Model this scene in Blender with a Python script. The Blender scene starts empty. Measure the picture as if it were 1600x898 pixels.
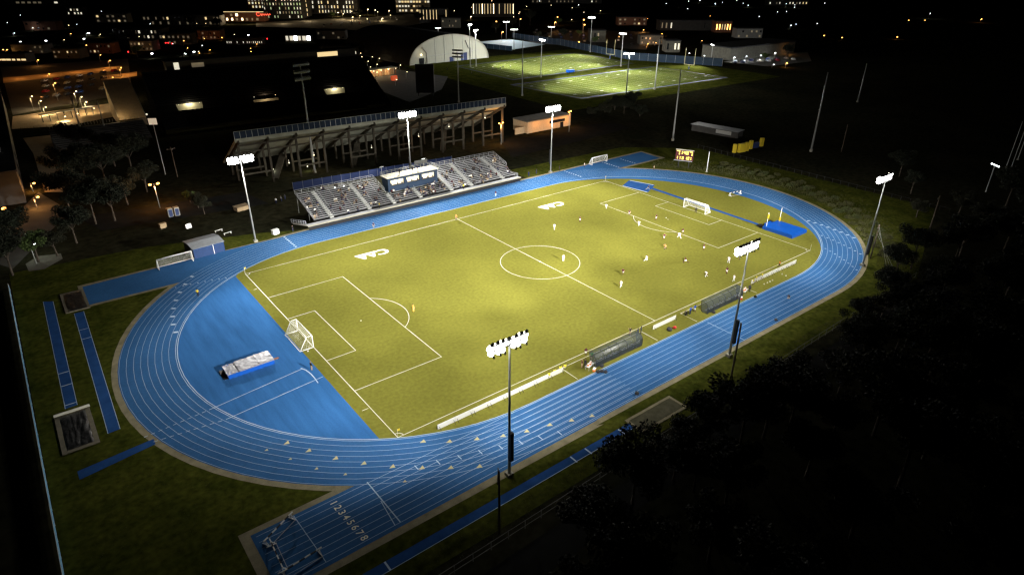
import bpy, bmesh, math, random
from math import sin, cos, pi, radians, hypot, atan2, sqrt
from mathutils import Vector, Matrix
random.seed(7)
SC = bpy.context.scene
COL = SC.collection
# ------------------------------------------------------------------ camera
CAM = Vector((-88.097, -102.4507, 61.6643)); YAW, PIT, ROL, FOC = .90820, .46890, .0047, 1004.7355
_f = Vector((cos(PIT)*cos(YAW), cos(PIT)*sin(YAW), -sin(PIT)))
_r0 = Vector((sin(YAW), -cos(YAW), 0)); _u0 = _r0.cross(_f)
_r = _r0*cos(ROL)+_u0*sin(ROL); _u = -_r0*sin(ROL)+_u0*cos(ROL)
cd = bpy.data.cameras.new('camera'); cam = bpy.data.objects.new('camera', cd); COL.objects.link(cam)
cam.matrix_world = Matrix(((_r.x,_u.x,-_f.x,CAM.x),(_r.y,_u.y,-_f.y,CAM.y),(_r.z,_u.z,-_f.z,CAM.z),(0,0,0,1)))
cd.sensor_width = 36; cd.lens = 36*FOC/1600; cd.clip_start = .5; cd.clip_end = 6000
SC.camera = cam
def G(px, py, z=0.0):
    "ground point measured from the photograph (survey helper)"
    d = _f+_r*((px-800)/FOC)-_u*((py-449)/FOC)
    return CAM+d*((z-CAM.z)/d.z)
# ------------------------------------------------------------------ world, view
w = bpy.data.worlds.new('World'); SC.world = w; w.use_nodes = True
nt = w.node_tree; bg = nt.nodes['Background']
sky = nt.nodes.new('ShaderNodeTexSky'); sky.sky_type = 'NISHITA'; sky.sun_disc = False
sky.sun_elevation = radians(1.0); sky.sun_rotation = radians(40)
nt.links.new(sky.outputs[0], bg.inputs[0]); bg.inputs[1].default_value = .0011
vs = SC.view_settings; SC.display_settings.display_device = 'sRGB'
vs.view_transform = 'Standard'; vs.look = 'None'; vs.exposure = 0; vs.gamma = 1; vs.use_curve_mapping = False
SC.render.engine = 'CYCLES'; cy = SC.cycles
cy.use_denoising = True; cy.filter_width = 1.4; cy.max_bounces = 4; cy.diffuse_bounces = 2; cy.glossy_bounces = 2
cy.transparent_max_bounces = 8; cy.sample_clamp_indirect = 3; cy.use_light_tree = True
cy.caustics_reflective = False; cy.caustics_refractive = False
SC.render.film_transparent = False
# ------------------------------------------------------------------ materials
def mat(name, col, rough=.75, n=0.0, scale=1.0, metal=0.0, emit=0.0, col2=None, bump=0.0, stretch=None, spec=.3, fine=0.0, fscale=8.0):
    m = bpy.data.materials.new(name); m.use_nodes = True; t = m.node_tree; b = t.nodes['Principled BSDF']
    b.inputs['Roughness'].default_value = rough; b.inputs['Metallic'].default_value = metal
    b.inputs['Specular IOR Level'].default_value = spec
    c = (*col, 1)
    b.inputs['Base Color'].default_value = c
    if n > 0 or col2:
        tc = t.nodes.new('ShaderNodeTexCoord'); mp = t.nodes.new('ShaderNodeMapping')
        t.links.new(tc.outputs['Object'], mp.inputs[0])
        if stretch: mp.inputs['Scale'].default_value = stretch
        nz = t.nodes.new('ShaderNodeTexNoise'); nz.inputs['Scale'].default_value = scale; nz.inputs['Detail'].default_value = 5
        nz.inputs['Roughness'].default_value = .62
        t.links.new(mp.outputs[0], nz.inputs['Vector'])
        rp = t.nodes.new('ShaderNodeValToRGB'); e = rp.color_ramp.elements
        e[0].position = .34; e[1].position = .68
        if col2: e[0].color = c; e[1].color = (*col2, 1)
        else:
            e[0].color = (*[x*(1-n) for x in col], 1); e[1].color = (*[min(1, x*(1+n)) for x in col], 1)
        t.links.new(nz.outputs[0], rp.inputs[0]); out = rp.outputs[0]
        if fine > 0:
            n2 = t.nodes.new('ShaderNodeTexNoise'); n2.inputs['Scale'].default_value = fscale; n2.inputs['Detail'].default_value = 3
            t.links.new(tc.outputs['Object'], n2.inputs['Vector'])
            mr = t.nodes.new('ShaderNodeMapRange'); mr.inputs[1].default_value = .3; mr.inputs[2].default_value = .7
            mr.inputs[3].default_value = 1-fine; mr.inputs[4].default_value = 1+fine
            t.links.new(n2.outputs[0], mr.inputs[0])
            mx = t.nodes.new('ShaderNodeVectorMath'); mx.operation = 'SCALE'
            t.links.new(out, mx.inputs[0]); t.links.new(mr.outputs[0], mx.inputs['Scale']); out = mx.outputs[0]
        t.links.new(out, b.inputs['Base Color'])
        if bump > 0:
            bp = t.nodes.new('ShaderNodeBump'); bp.inputs['Strength'].default_value = bump; bp.inputs['Distance'].default_value = .1
            t.links.new(nz.outputs[0], bp.inputs['Height']); t.links.new(bp.outputs[0], b.inputs['Normal'])
    if emit > 0:
        b.inputs['Emission Color'].default_value = c; b.inputs['Emission Strength'].default_value = emit
        m.cycles.emission_sampling = 'NONE'
    return m
M = {}
M['turf'] = mat('turf', (.130,.127,.024), .9, col2=(.156,.151,.028), scale=.07, fine=.13, fscale=1.6, spec=0)
M['lawn'] = mat('lawn', (.028,.035,.006), .95, col2=(.064,.069,.012), scale=.22, fine=.35, fscale=1.1, spec=0)
M['earth'] = mat('rough_ground', (.014,.015,.009), .95, col2=(.026,.024,.014), scale=.05, fine=.4, fscale=.6, spec=0)
M['field'] = mat('field_turf', (.060,.078,.018), .9, col2=(.085,.100,.022), scale=.06, spec=0)
M['track'] = mat('blue_track', (.034,.110,.268), .75, n=.08, scale=.16, fine=.09, fscale=2.4, spec=0)
M['apron'] = mat('blue_apron', (.032,.118,.31), .75, n=.13, scale=.5, stretch=(1.6,.16,1), fine=.06, fscale=4, spec=0)
M['runway'] = mat('runway_blue', (.022,.070,.215), .8, n=.15, scale=.5, spec=0)
M['kerb'] = mat('kerb_concrete', (.20,.175,.105), .9, n=.25, scale=.6, fine=.15)
M['white'] = mat('white_paint', (.66,.64,.55), .6)
M['lane'] = mat('lane_paint', (.40,.52,.68), .6)
M['yellowpaint'] = mat('pale_yellow_paint', (.46,.42,.22), .6)
M['numpaint'] = mat('number_paint', (.78,.76,.60), .6)
M['wm'] = mat('white_metal', (.78,.78,.76), .4, spec=.4)
M['alu'] = mat('aluminium', (.40,.41,.44), .5, n=.08, scale=3)
M['rail'] = mat('weathered_rail', (.10,.10,.095), .7)
M['galv'] = mat('galvanised_steel', (.36,.37,.36), .5, metal=.3, n=.1, scale=2)
M['darkmetal'] = mat('dark_metal', (.018,.019,.020), .6)
M['black'] = mat('black_vinyl', (.010,.010,.011), .6)
M['cabinblue'] = mat('cabin_blue_paint', (.009,.026,.06), .55, n=.1, scale=2)
M['bluep'] = mat('blue_paint', (.009,.034,.115), .55, n=.1, scale=2)
M['bluevinyl'] = mat('bright_blue_vinyl', (.003,.072,.38), .5, n=.06, scale=1.5, bump=.1)
M['silver'] = mat('silver_cover', (.22,.22,.255), .5, n=.10, scale=1.1, bump=.12, metal=.1)
M['conc'] = mat('concrete', (.30,.29,.24), .9, n=.14, scale=.35, fine=.08, fscale=3)
M['stand'] = mat('lit_stand_concrete', (.30,.30,.24), .9, n=.18, scale=.3, spec=.1)  # lighter tone stands in for bounce light on the deck underside
M['standcol'] = mat('shaded_stand_concrete', (.045,.040,.030), .9, n=.22, scale=.6, spec=.1)  # same concrete with shade put into the colour of columns and rakers
M['parapet'] = mat('faded_navy_screen', (.011,.022,.046), .8, n=.15, scale=.3)
M['seatdark'] = mat('unlit_seating', (.007,.007,.008), .9, spec=0)
M['conc2'] = mat('weathered_concrete', (.12,.115,.095), .9, n=.2, scale=.6)
M['tan'] = mat('tan_paving', (.34,.25,.15), .9, n=.15, scale=.25, fine=.1, fscale=2)
M['asph2'] = mat('dark_asphalt', (.018,.018,.017), .95, n=.2, scale=.3, spec=0)
M['fieldline'] = mat('faint_field_line', (.34,.39,.27), .8)
M['asph'] = mat('asphalt', (.050,.048,.046), .9, n=.2, scale=.3)
M['brick'] = mat('brick', (.22,.10,.06), .9, n=.2, scale=2)
M['greywall'] = mat('grey_wall', (.26,.26,.25), .85, n=.1, scale=.5)
M['darkwall'] = mat('dark_wall', (.045,.044,.042), .85, n=.2, scale=.4)
M['roof'] = mat('dark_roof', (.030,.031,.034), .8, n=.2, scale=.2)
M['hall'] = mat('ribbed_hall_front', (.42,.42,.36), .7, n=.10, scale=1.2, stretch=(3,1,.12))
M['creamroof'] = mat('cream_roof', (.34,.32,.25), .8, n=.1, scale=1)
M['greyroof'] = mat('pale_grey_roof', (.20,.215,.235), .6, n=.12, scale=1.5)
M['orangewall'] = mat('tan_clad_wall', (.45,.33,.20), .85, n=.12, scale=1.4)
M['sand'] = mat('sand', (.13,.115,.08), .95, n=.2, scale=1)
M['oldsand'] = mat('weedy_sand', (.045,.045,.020), .95, col2=(.085,.078,.045), scale=.7)
M['tarp'] = mat('black_tarp', (.016,.016,.017), .38, n=.5, scale=1.8, bump=1.0, spec=.5)
M['net'] = mat('net_cord', (.62,.62,.58), .8)
M['wood'] = mat('pole_wood', (.085,.066,.048), .9, n=.25, scale=3, stretch=(4,4,.4))
M['bark'] = mat('bark', (.060,.048,.036), .95, n=.3, scale=3)
M['yellowpad'] = mat('yellow_pad', (.62,.46,.03), .6)
M['tealmesh'] = mat('teal_mesh', (.05,.20,.34), .8)
M['navy'] = mat('navy', (.020,.035,.11), .7)
M['screenblue'] = mat('blue_windscreen', (.010,.024,.045), .8, n=.15, scale=.3)
M['leafA'] = mat('leaf_dark', (.009,.012,.005), .8, n=.45, scale=.6)
M['leafB'] = mat('leaf_olive', (.014,.015,.006), .8, n=.45, scale=.6)
M['leafC'] = mat('leaf_green', (.055,.085,.022), .8, n=.4, scale=.6)
M['weed'] = mat('weed_olive', (.052,.054,.016), .9, n=.5, scale=.5)
M['flood'] = mat('flood_lamp', (1,.99,.95), .4, emit=14)
M['floodfar'] = mat('far_flood_lamp', (1,.99,.96), .4, emit=9)
M['sodium'] = mat('sodium_lamp', (1,.46,.10), .4, emit=7)
M['warm'] = mat('warm_lamp', (1,.78,.42), .4, emit=5)
M['cool'] = mat('cool_lamp', (.92,.97,1), .4, emit=6)
M['redlamp'] = mat('red_lamp', (1,.03,.03), .4, emit=4)
M['winwarm'] = mat('warm_lit_window', (1,.74,.36), .4, emit=.9)
M['winpale'] = mat('pale_lit_window', (1,.93,.72), .4, emit=.75)
M['wingreen'] = mat('greenish_lit_window', (.80,1,.55), .4, emit=.45)
M['windim'] = mat('dim_window', (.75,.62,.40), .4, emit=.12)
M['windark'] = mat('dark_window', (.012,.014,.018), .2, spec=.5)
M['redsign'] = mat('red_neon_sign', (1,.10,.05), .4, emit=1.6)
M['digit'] = mat('amber_digit', (1,.80,.14), .4, emit=1.25)
M['boardface'] = mat('maroon_board_face', (.06,.008,.012), .6)
M['glassroom'] = mat('lit_press_window', (1,.90,.62), .4, emit=.62)
M['skin'] = mat('skin', (.36,.21,.14), .6); M['shoe'] = mat('dark_shoe', (.02,.02,.02), .5)
def shelter_mat():
    m = bpy.data.materials.new('clear_polycarbonate'); m.use_nodes = True; t = m.node_tree; b = t.nodes['Principled BSDF']
    b.inputs['Base Color'].default_value = (.06,.075,.08,1); b.inputs['Roughness'].default_value = .12
    b.inputs['Alpha'].default_value = .64; return m
M['clear'] = shelter_mat()
CLOTH = {}
def cloth(name):
    if name not in CLOTH:
        c = dict(white=(.78,.78,.76), maroon=(.07,.010,.018), black=(.012,.012,.014), navy=(.015,.022,.07), orange=(.75,.20,.03), yellow=(.72,.62,.05),
                 green=(.05,.40,.08), blue=(.03,.09,.42), grey=(.22,.22,.23), beige=(.45,.36,.24), red=(.45,.03,.03), lightblue=(.38,.52,.72),
                 amber=(.78,.42,.06), brown=(.09,.05,.03), charcoal=(.035,.035,.04), pink=(.6,.22,.28), hairdark=(.018,.012,.009), hairbrown=(.07,.04,.02), hairfair=(.28,.19,.08))[name]
        CLOTH[name] = mat('cloth_'+name, c, .85, n=.12, scale=6)
    return CLOTH[name]
# ------------------------------------------------------------------ mesh builder
class MB:
    def __init__(s): s.v=[]; s.f=[]; s.m=[]
    def add(s, vs, fs, m=0):
        o=len(s.v); s.v += [tuple(v) for v in vs]; s.f += [tuple(i+o for i in f) for f in fs]; s.m += [m]*len(fs); return s
    def box(s, c, d, rz=0, m=0):
        x,y,z=[k/2 for k in d]; ca,sa=cos(rz),sin(rz); vs=[]
        for dx in(-x,x):
            for dy in(-y,y):
                for dz in(-z,z): vs.append((c[0]+dx*ca-dy*sa, c[1]+dx*sa+dy*ca, c[2]+dz))
        return s.add(vs,[(0,1,3,2),(4,6,7,5),(0,4,5,1),(2,3,7,6),(0,2,6,4),(1,5,7,3)],m)
    def span(s, a, b, m=0):
        return s.box([(a[i]+b[i])/2 for i in range(3)],[abs(b[i]-a[i]) for i in range(3)],0,m)
    def bar(s, p, q, wd, ht, m=0):
        p=Vector(p);q=Vector(q);d=(q-p).normalized(); up=Vector((0,0,1)) if abs(d.z)<.95 else Vector((0,1,0))
        r=d.cross(up).normalized(); u=r.cross(d); vs=[]
        for e in(p,q):
            for a,b in((-1,-1),(1,-1),(1,1),(-1,1)): vs.append(e+r*(a*wd/2)+u*(b*ht/2))
        return s.add(vs,[(0,1,2,3),(4,7,6,5),(0,4,5,1),(1,5,6,2),(2,6,7,3),(3,7,4,0)],m)
    def tube(s, p, q, r0, r1=None, n=8, m=0, caps=True):
        r1 = r0 if r1 is None else r1
        p=Vector(p);q=Vector(q);d=(q-p).normalized(); up=Vector((0,0,1)) if abs(d.z)<.95 else Vector((0,1,0))
        a=d.cross(up).normalized(); b=a.cross(d); vs=[]
        for e,r in((p,r0),(q,r1)):
            for i in range(n):
                t=2*pi*i/n; vs.append(e+a*(r*cos(t))+b*(r*sin(t)))
        fs=[(i,(i+1)%n,n+(i+1)%n,n+i) for i in range(n)]
        if caps: fs += [tuple(range(n-1,-1,-1)), tuple(range(n,2*n))]
        return s.add(vs,fs,m)
    def path(s, pts, rs, n=6, m=0):
        for i in range(len(pts)-1): s.tube(pts[i],pts[i+1],rs[i],rs[i+1],n,m)
        return s
    def ball(s, c, r, n=8, k=5, m=0, sz=1.0):
        vs=[(c[0],c[1],c[2]-r*sz)]
        for j in range(1,k):
            ph=-pi/2+pi*j/k
            for i in range(n): vs.append((c[0]+r*cos(ph)*cos(2*pi*i/n), c[1]+r*cos(ph)*sin(2*pi*i/n), c[2]+r*sz*sin(ph)))
        vs.append((c[0],c[1],c[2]+r*sz)); fs=[]
        for i in range(n): fs.append((0,1+(i+1)%n,1+i))
        for j in range(k-2):
            for i in range(n): fs.append((1+j*n+i,1+j*n+(i+1)%n,1+(j+1)*n+(i+1)%n,1+(j+1)*n+i))
        t=len(vs)-1
        for i in range(n): fs.append((t,1+(k-2)*n+i,1+(k-2)*n+(i+1)%n))
        return s.add(vs,fs,m)
    def poly(s, pts, z=0, m=0):
        return s.add([(p[0],p[1],z if len(p)<3 else p[2]) for p in pts],[tuple(range(len(pts)))],m)
    def prism(s, pts, z0, z1, m=0):
        n=len(pts); vs=[(p[0],p[1],z0) for p in pts]+[(p[0],p[1],z1) for p in pts]
        return s.add(vs,[tuple(range(n-1,-1,-1)),tuple(range(n,2*n))]+[(i,(i+1)%n,n+(i+1)%n,n+i) for i in range(n)],m)
    def strip(s, pts, wd, z=0, m=0, closed=False):
        "flat ribbon of width wd along a polyline"
        P=[Vector((p[0],p[1],0)) for p in pts]; n=len(P); vs=[]
        for i in range(n):
            a=P[(i-1)%n] if (closed or i>0) else P[i]; b=P[(i+1)%n] if (closed or i<n-1) else P[i]
            d=(b-a); d.normalize(); nn=Vector((-d.y,d.x,0))
            vs += [P[i]+nn*wd/2+Vector((0,0,z)), P[i]-nn*wd/2+Vector((0,0,z))]
        k=n if closed else n-1
        return s.add(vs,[(2*i,2*i+1,2*((i+1)%n)+1,2*((i+1)%n)) for i in range(k)],m)
    def ring(s, A, B, z=0, m=0):
        "band between two closed outlines of the same point count"
        n=len(A); vs=[(p[0],p[1],z) for p in A]+[(p[0],p[1],z) for p in B]
        return s.add(vs,[(i,(i+1)%n,n+(i+1)%n,n+i) for i in range(n)],m)
    def mesh(s, name, mats, smooth=False):
        me=bpy.data.meshes.new(name); me.from_pydata(s.v,[],s.f)
        for m in (mats if isinstance(mats,(list,tuple)) else [mats]): me.materials.append(M[m] if isinstance(m,str) else m)
        me.polygons.foreach_set('material_index',s.m)
        if smooth: me.polygons.foreach_set('use_smooth',[True]*len(s.f))
        me.update(); return me
    def build(s, name, mats, parent=None, smooth=False, loc=None, rz=0):
        o=bpy.data.objects.new(name,s.mesh(name,mats,smooth)); COL.objects.link(o)
        if parent is not None: o.parent=parent
        if loc is not None: o.location=loc
        if rz: o.rotation_euler=(0,0,rz)
        return o
LABELS=set()
def tag(o, label=None, cat=None, group=None, kind=None):
    if label is not None: o['label']=label; LABELS.add(label)
    if cat: o['category']=cat
    if group: o['group']=group
    if kind: o['kind']=kind
    return o
def thing(name, label, cat, loc=(0,0,0), rz=0, group=None):
    o=bpy.data.objects.new(name,None); COL.objects.link(o); o.location=loc; o.rotation_euler=(0,0,rz); o.empty_display_size=.5
    return tag(o,label,cat,group)
KIDS={}
def kids(o): return [c for c in o.children]
def copy_tree(o, parent=None):
    c=o.copy(); COL.objects.link(c)
    if parent is not None: c.parent=parent
    for ch in kids(o): copy_tree(ch,c)
    return c
def dup(o, loc, rz=0, label=None, group=None, sc=None):
    c=copy_tree(o); c.location=loc; c.rotation_euler=(0,0,rz)
    if sc: c.scale=(sc,sc,sc) if isinstance(sc,(int,float)) else sc
    if label: c['label']=label
    if group: c['group']=group
    return c
def struct(mb, name, m, **k): return tag(mb.build(name,m,**k),kind='structure')
def spot(parent, loc, target, power, angle, blend=1.0, color=(1,.97,.90), radius=.5, name='lamp_light'):
    l=bpy.data.lights.new(name,'SPOT'); l.energy=power; l.spot_size=radians(angle); l.spot_blend=blend; l.color=color; l.shadow_soft_size=radius
    o=bpy.data.objects.new(name,l); COL.objects.link(o); o.location=loc
    o.rotation_euler=(Vector(target)-Vector(loc)).to_track_quat('-Z','Y').to_euler(); return o
def point(loc, power, color=(1,.5,.16), radius=.3, name='lamp_light'):
    l=bpy.data.lights.new(name,'POINT'); l.energy=power; l.color=color; l.shadow_soft_size=radius
    o=bpy.data.objects.new(name,l); COL.objects.link(o); o.location=loc; return o
ORD=['first','second','third','fourth','fifth','sixth','seventh','eighth','ninth','tenth','eleventh','twelfth','thirteenth','fourteenth','fifteenth','sixteenth','seventeenth','eighteenth','nineteenth','twentieth']
def ordn(i):
    return ORD[i] if i<20 else ('twenty-'+ORD[i-20] if i<29 else ('thirtieth' if i==29 else ('thirty-'+ORD[i-30] if i<39 else ('fortieth' if i==39 else 'forty-'+ORD[i-40]))))
# ------------------------------------------------------------------ ground, track, pitch
L2, W2 = 55.915, 34.44
struct(MB().poly([(-900,-700),(1900,-700),(1900,1900),(-900,1900)],-.02),'ground','earth')
struct(MB().poly([(-97,-57),(60,-57),(112,-40),(112,42),(90,60),(38,62),(38,52),(-36,52),(-44,56),(-70,64),(-97,66)],-.006),'grass_verge','lawn')
CL, CR, CYY = (-35.7,.9), (40.2,.6), .9
def oval(r, n=40, dl=0, dr=0):
    pts=[]
    for i in range(n+1):
        t=-pi/2+pi*i/n; pts.append((CR[0]+(r+dr)*cos(t), CR[1]+r*sin(t)))
    for i in range(n+1):
        t=pi/2+pi*i/n; pts.append((CL[0]+(r+dl)*cos(t), CL[1]+r*sin(t)))
    return pts
RI, RO = 40.85, 50.0
struct(MB().poly(oval(RO+.95),0),'kerb_border','kerb')
k=MB()
k.poly([(-62,-38.6),(-30,-50.5),(-79.9,-50.3),(-79.9,-38.6)],.002).poly([(62,40.6),(36,51.6),(92,52),(92,40.6)],.002)
k.poly([(-58,37.9),(-30,51.2),(-86,49.9),(-86,37.9)],.002); struct(k,'chute_kerb','kerb')
struct(MB().poly(oval(RO),.006),'running_track','track')
k=MB().poly([(-60,-39.5),(-30,-49.25),(-78.7,-49.3),(-78.7,-39.5)],.010).poly([(60,41.6),(34,50.6),(91,51),(90.3,41.6)],.010)
k.poly([(-57,38.6),(-28,50.5),(-57,50.2),(-85.2,48.8),(-85.2,38.8)],.010); struct(k,'track_chute','track')
# infield (grass) : right side pulled in where the water-jump blue widens the track
inner=oval(RI,40); infield=[]
for x,y in inner[:41]:
    t=atan2(y-CR[1],x-CR[0]); pull=3.6*max(0,cos(t*1.15-.25))**1.2 if abs(t)<1.57 else 0
    d=hypot(x-CR[0],y-CR[1])-pull; infield.append((CR[0]+d*cos(t),CR[1]+d*sin(t)))
infield += [(-35.7,RI+CYY)]+[p for p in inner[41:] if p[0]>-58.2 and p[1]>0]+[(-58.0,34.3),(-58.2,-33.2)]+[p for p in inner[41:] if p[0]>-58.2 and p[1]<0]
struct(MB().poly(infield,.012),'pitch_grass','turf')
dz=[(-58.0,34.3)]+[p for p in inner[41:] if p[0]<-58.1]+[(-58.2,-33.2)]
struct(MB().poly(dz,.014),'throwing_apron','apron')
# lane lines
ll=MB()
for i in range(9):
    r=RI+.25+1.09*i; ll.strip(oval(r),.045 if i else .07,.018,0,True)
ll.strip(oval(RI-.05),.10,.0175,0,True)
for i in range(9):
    y=-40.1-1.07*i; ll.poly([(-78.2,y-.025),(-20,y-.025),(-20,y+.025),(-78.2,y+.025)],.021)
ll.poly([(-73.45,-39.6),(-73.37,-39.6),(-73.0,-48.6),(-73.08,-48.6)],.022).poly([(-63.6,-39.9),(-63.45,-39.9),(-63.3,-48.6),(-63.45,-48.6)],.022)
ll.poly([(-63.7,-44),(-63.6,-44),(-64.1,-48.7),(-64.2,-48.7)],.0225)
ll.poly([(7.5,-41),(7.6,-41),(7.6,-49.3),(7.5,-49.3)],.022)
struct(ll,'lane_lines','lane')
# small lane ticks, dashes, numerals, arrows
mk=MB()
for i in range(8):
    x=-57+2.9*i; y=-41.0-.93*i
    mk.poly([(x,y),(x+.13,y),(x+.13,y-1.0),(x,y-1.0)],.024)
for x0,n in((-41.6,8),(52.5,8),(70,8),(78,7)):
    for i in range(n):
        y=42.2+1.07*i; mk.poly([(x0,y),(x0+.45,y),(x0+.45,y+.5),(x0,y+.5)],.024)
for i in range(8):
    for t,s in((-.62-.035*i,.5),(-.87-.03*i,.32),(-1.08-.03*i,.26)):
        r=RI+.8+1.09*i; c=(CR[0]+r*cos(t),CR[1]+r*sin(t)); mk.box((c[0],c[1],.024),(s*1.5,s*.9,.002),t)
for i in range(8):
    r=RI+.8+1.09*i; t=pi-.62-.075*(i-3); mk.box((CL[0]+r*cos(t),CL[1]+r*sin(t),.024),(.8,.5,.002),t)
    t=pi-.95+.02*i; mk.box((CL[0]+(r)*cos(t+.3*0),CL[1]+r*sin(t),.024),(.35,.2,.002),t)
struct(mk,'lane_marks','lane')
ar=MB()
for px,py in((447,692),(481,704),(523,716),(567,724),(612,729),(658,731),(703,731),(748,729),(660,690),(701,690),(744,686),(785,681),(822,674),(858,664),(892,657),(924,650)):
    c=G(px,py); t=.35 if px<700 and py>690 else .1
    ar.poly([(c.x-.42*cos(t),c.y-.42*sin(t)+.08),(c.x+.36,c.y-.42),(c.x+.45,c.y+.36)],.026)
for px,py in((416,703),(453,717),(494,732),(539,741),(632,752)):
    c=G(px,py); ar.poly([(c.x-.25,c.y),(c.x+.22,c.y-.25),(c.x+.22,c.y+.25)],.026)
struct(ar,'exchange_arrows','yellowpaint')
def text_mesh(s, size, name, m, loc, right, up, z, bold=.0, parent=None, ext=0.0):
    cu=bpy.data.curves.new(name,'FONT'); cu.body=s; cu.size=size; cu.align_x='CENTER'; cu.align_y='CENTER'; cu.offset=bold; cu.extrude=ext
    to=bpy.data.objects.new(name+'_curve',cu); COL.objects.link(to); bpy.context.view_layer.update()
    me=bpy.data.meshes.new_from_object(to.evaluated_get(bpy.context.evaluated_depsgraph_get()))
    bpy.data.objects.remove(to); o=bpy.data.objects.new(name,me); COL.objects.link(o); me.materials.clear(); me.materials.append(M[m])
    r=Vector(right);u=Vector(up);n=r.cross(u)
    o.matrix_world=Matrix(((r.x,u.x,n.x,loc[0]),(r.y,u.y,n.y,loc[1]),(r.z,u.z,n.z,z),(0,0,0,1)))
    if parent is not None: o.parent=parent; o.matrix_parent_inverse=parent.matrix_world.inverted()
    return o
for i in range(8):
    tag(text_mesh(str(i+1),1.3,'lane_number','numpaint',(-68.6+.08*i,-40.65-1.07*i),(0,-1,0),(1,0,0),.027,.012),kind='structure')
# pitch markings
LW=.105
pm=MB()
def ln(a,b,wd=LW): pm.strip([a,b],wd,.020)
for s in(-1,1):
    ln((-L2-LW/2,s*W2),(L2+LW/2,s*W2)); ln((s*L2,-W2),(s*L2,W2))
    for d,h in((16.46,20.16),(5.49,9.15)):
        x=s*(L2-d); ln((s*L2,h),(x,h)); ln((s*L2,-h),(x,-h)); ln((x,h+LW/2),(x,-h-LW/2))
    px=s*(L2-10.97); a=math.acos(5.49/9.15)
    pm.strip([(px-s*9.15*cos(-a+2*a*i/24),9.15*sin(-a+2*a*i/24)) for i in range(25)],LW,.0205)
    pm.poly([(px+.16*cos(2*pi*i/10),.16*sin(2*pi*i/10)) for i in range(10)],.0205)
    for q in(-1,1):
        a0=atan2(-q,-s); pm.strip([(s*L2+.95*cos(a0-pi/4+pi/2*i/8),q*W2+.95*sin(a0-pi/4+pi/2*i/8)) for i in range(9)],.11,.0205)
ln((0,-W2),(0,W2)); pm.strip([(9.15*cos(2*pi*i/64),9.15*sin(2*pi*i/64)) for i in range(64)],LW,.0205,0,True)
pm.poly([(.2*cos(2*pi*i/10),.2*sin(2*pi*i/10)) for i in range(10)],.021)
for x0,x1 in((-25.2,-5.2),(6.2,26)):
    ln((x0,-35.6),(x0,-39.6),.1); ln((x1,-35.6),(x1,-39.6),.1); ln((x0,-35.6),(x1,-35.6),.1)
ln((-57.2,-25.6),(-56.2,-25.6),.1); ln((-57,25.6),(-56.3,25.6),.1)
pm_o=struct(pm,'pitch_markings','white')
aw=MB().strip([tuple(G(a,b)[:2]) for a,b in((353,655),(505,588))],.09,.020).strip([tuple(G(a,b)[:2]) for a,b in((327,640),(472,576))],.09,.020)
aw.strip([tuple(G(a,b)[:2]) for a,b in((470,575),(478,578),(486,584),(492,591),(497,598))],.16,.022)
for k0 in range(9):
    for a,b,c,d in((240,690,353,655),(225,683,327,640)):
        t=k0/9; t2=t+.06; p=G(a+(c-a)*t,b+(d-b)*t); q=G(a+(c-a)*t2,b+(d-b)*t2); aw.strip([(p.x,p.y),(q.x,q.y)],.09,.0235)
struct(aw,'javelin_lines','lane')
# painted letters C A A, legible from the far stand
def letters(x0,y0):
    mb=MB(); S=3.1
    def P(u,v): return (x0-u,y0-v)
    n=20; T_=[radians(38+284*i/n) for i in range(n+1)]
    c=[(1.75+1.75*cos(t),1.55+1.5*sin(t)) for t in T_]; ci=[(1.9+1.12*cos(t),1.55+.92*sin(t)) for t in T_]
    for i in range(n): mb.poly([P(*c[i]),P(*c[i+1]),P(*ci[i+1]),P(*ci[i])],.022)
    for ox in(2.75,5.1):
        a_=[(ox,0),(ox+1.25,3.05),(ox+1.75,3.05),(ox+3.0,0)]; h_=[(ox+1.12,.75),(ox+1.42,1.5),(ox+1.58,1.5),(ox+1.88,.75)]
        for i in range(4): j=(i+1)%4; mb.poly([P(*a_[i]),P(*a_[j]),P(*h_[j]),P(*h_[i])],.022 if ox<3 else .0226)
    return mb
for x,y in((-24.7,28.6),(31.2,28.6)): struct(letters(x,y),'painted_letters','white')
# runways, pits
rw=MB().poly([(-93.2,2.6),(-91.6,2.7),(-90.8,45),(-92.4,46)],.004).poly([(-89.0,-7.9),(-87.4,-7.8),(-86.5,36.5),(-88.1,36.5)],.004)
rw.poly([(-70.5,-54.2),(-26,-53.9),(-26,-52.6),(-70.5,-52.7)],.004).poly([(-93.6,-16.2),(-84,-14.6),(-84,-13.2),(-93.6,-14.2)],.004)
rw.poly([(60.4,-18),(61.6,-18),(62.6,22),(61.2,22)],.016).poly([(56.4,27.6),(62.2,30.2),(65.0,22),(58.0,18.6)],.017)
struct(rw,'jump_runway','runway')
rm=MB()
for x in(-29.2,-36,-38.8,-67.7): rm.box((x,-53.4,.008),(.22,1.4,.003))
for y in(9.8,14.2,3.6): rm.box((-92.4+.018*(y-2.6),y,.008),(1.6,.16,.003))
for y in(28.5,24.5): rm.box((-87.6,y,.008),(1.6,.12,.003))
for a,b in(((-93.2,2.6),(-92.4,46)),((-91.6,2.7),(-90.8,45)),((-89.0,-7.9),(-88.1,36.5)),((-87.4,-7.8),(-86.5,36.5)),((-70.5,-54.15),(-26,-53.85))): rm.strip([a,b],.07,.007)
rm.strip([(56.5,27.5),(57.9,18.8)],.3,.019).strip([(62.3,30),(64.8,22.4)],.3,.019)
struct(rm,'runway_lines','lane')
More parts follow.
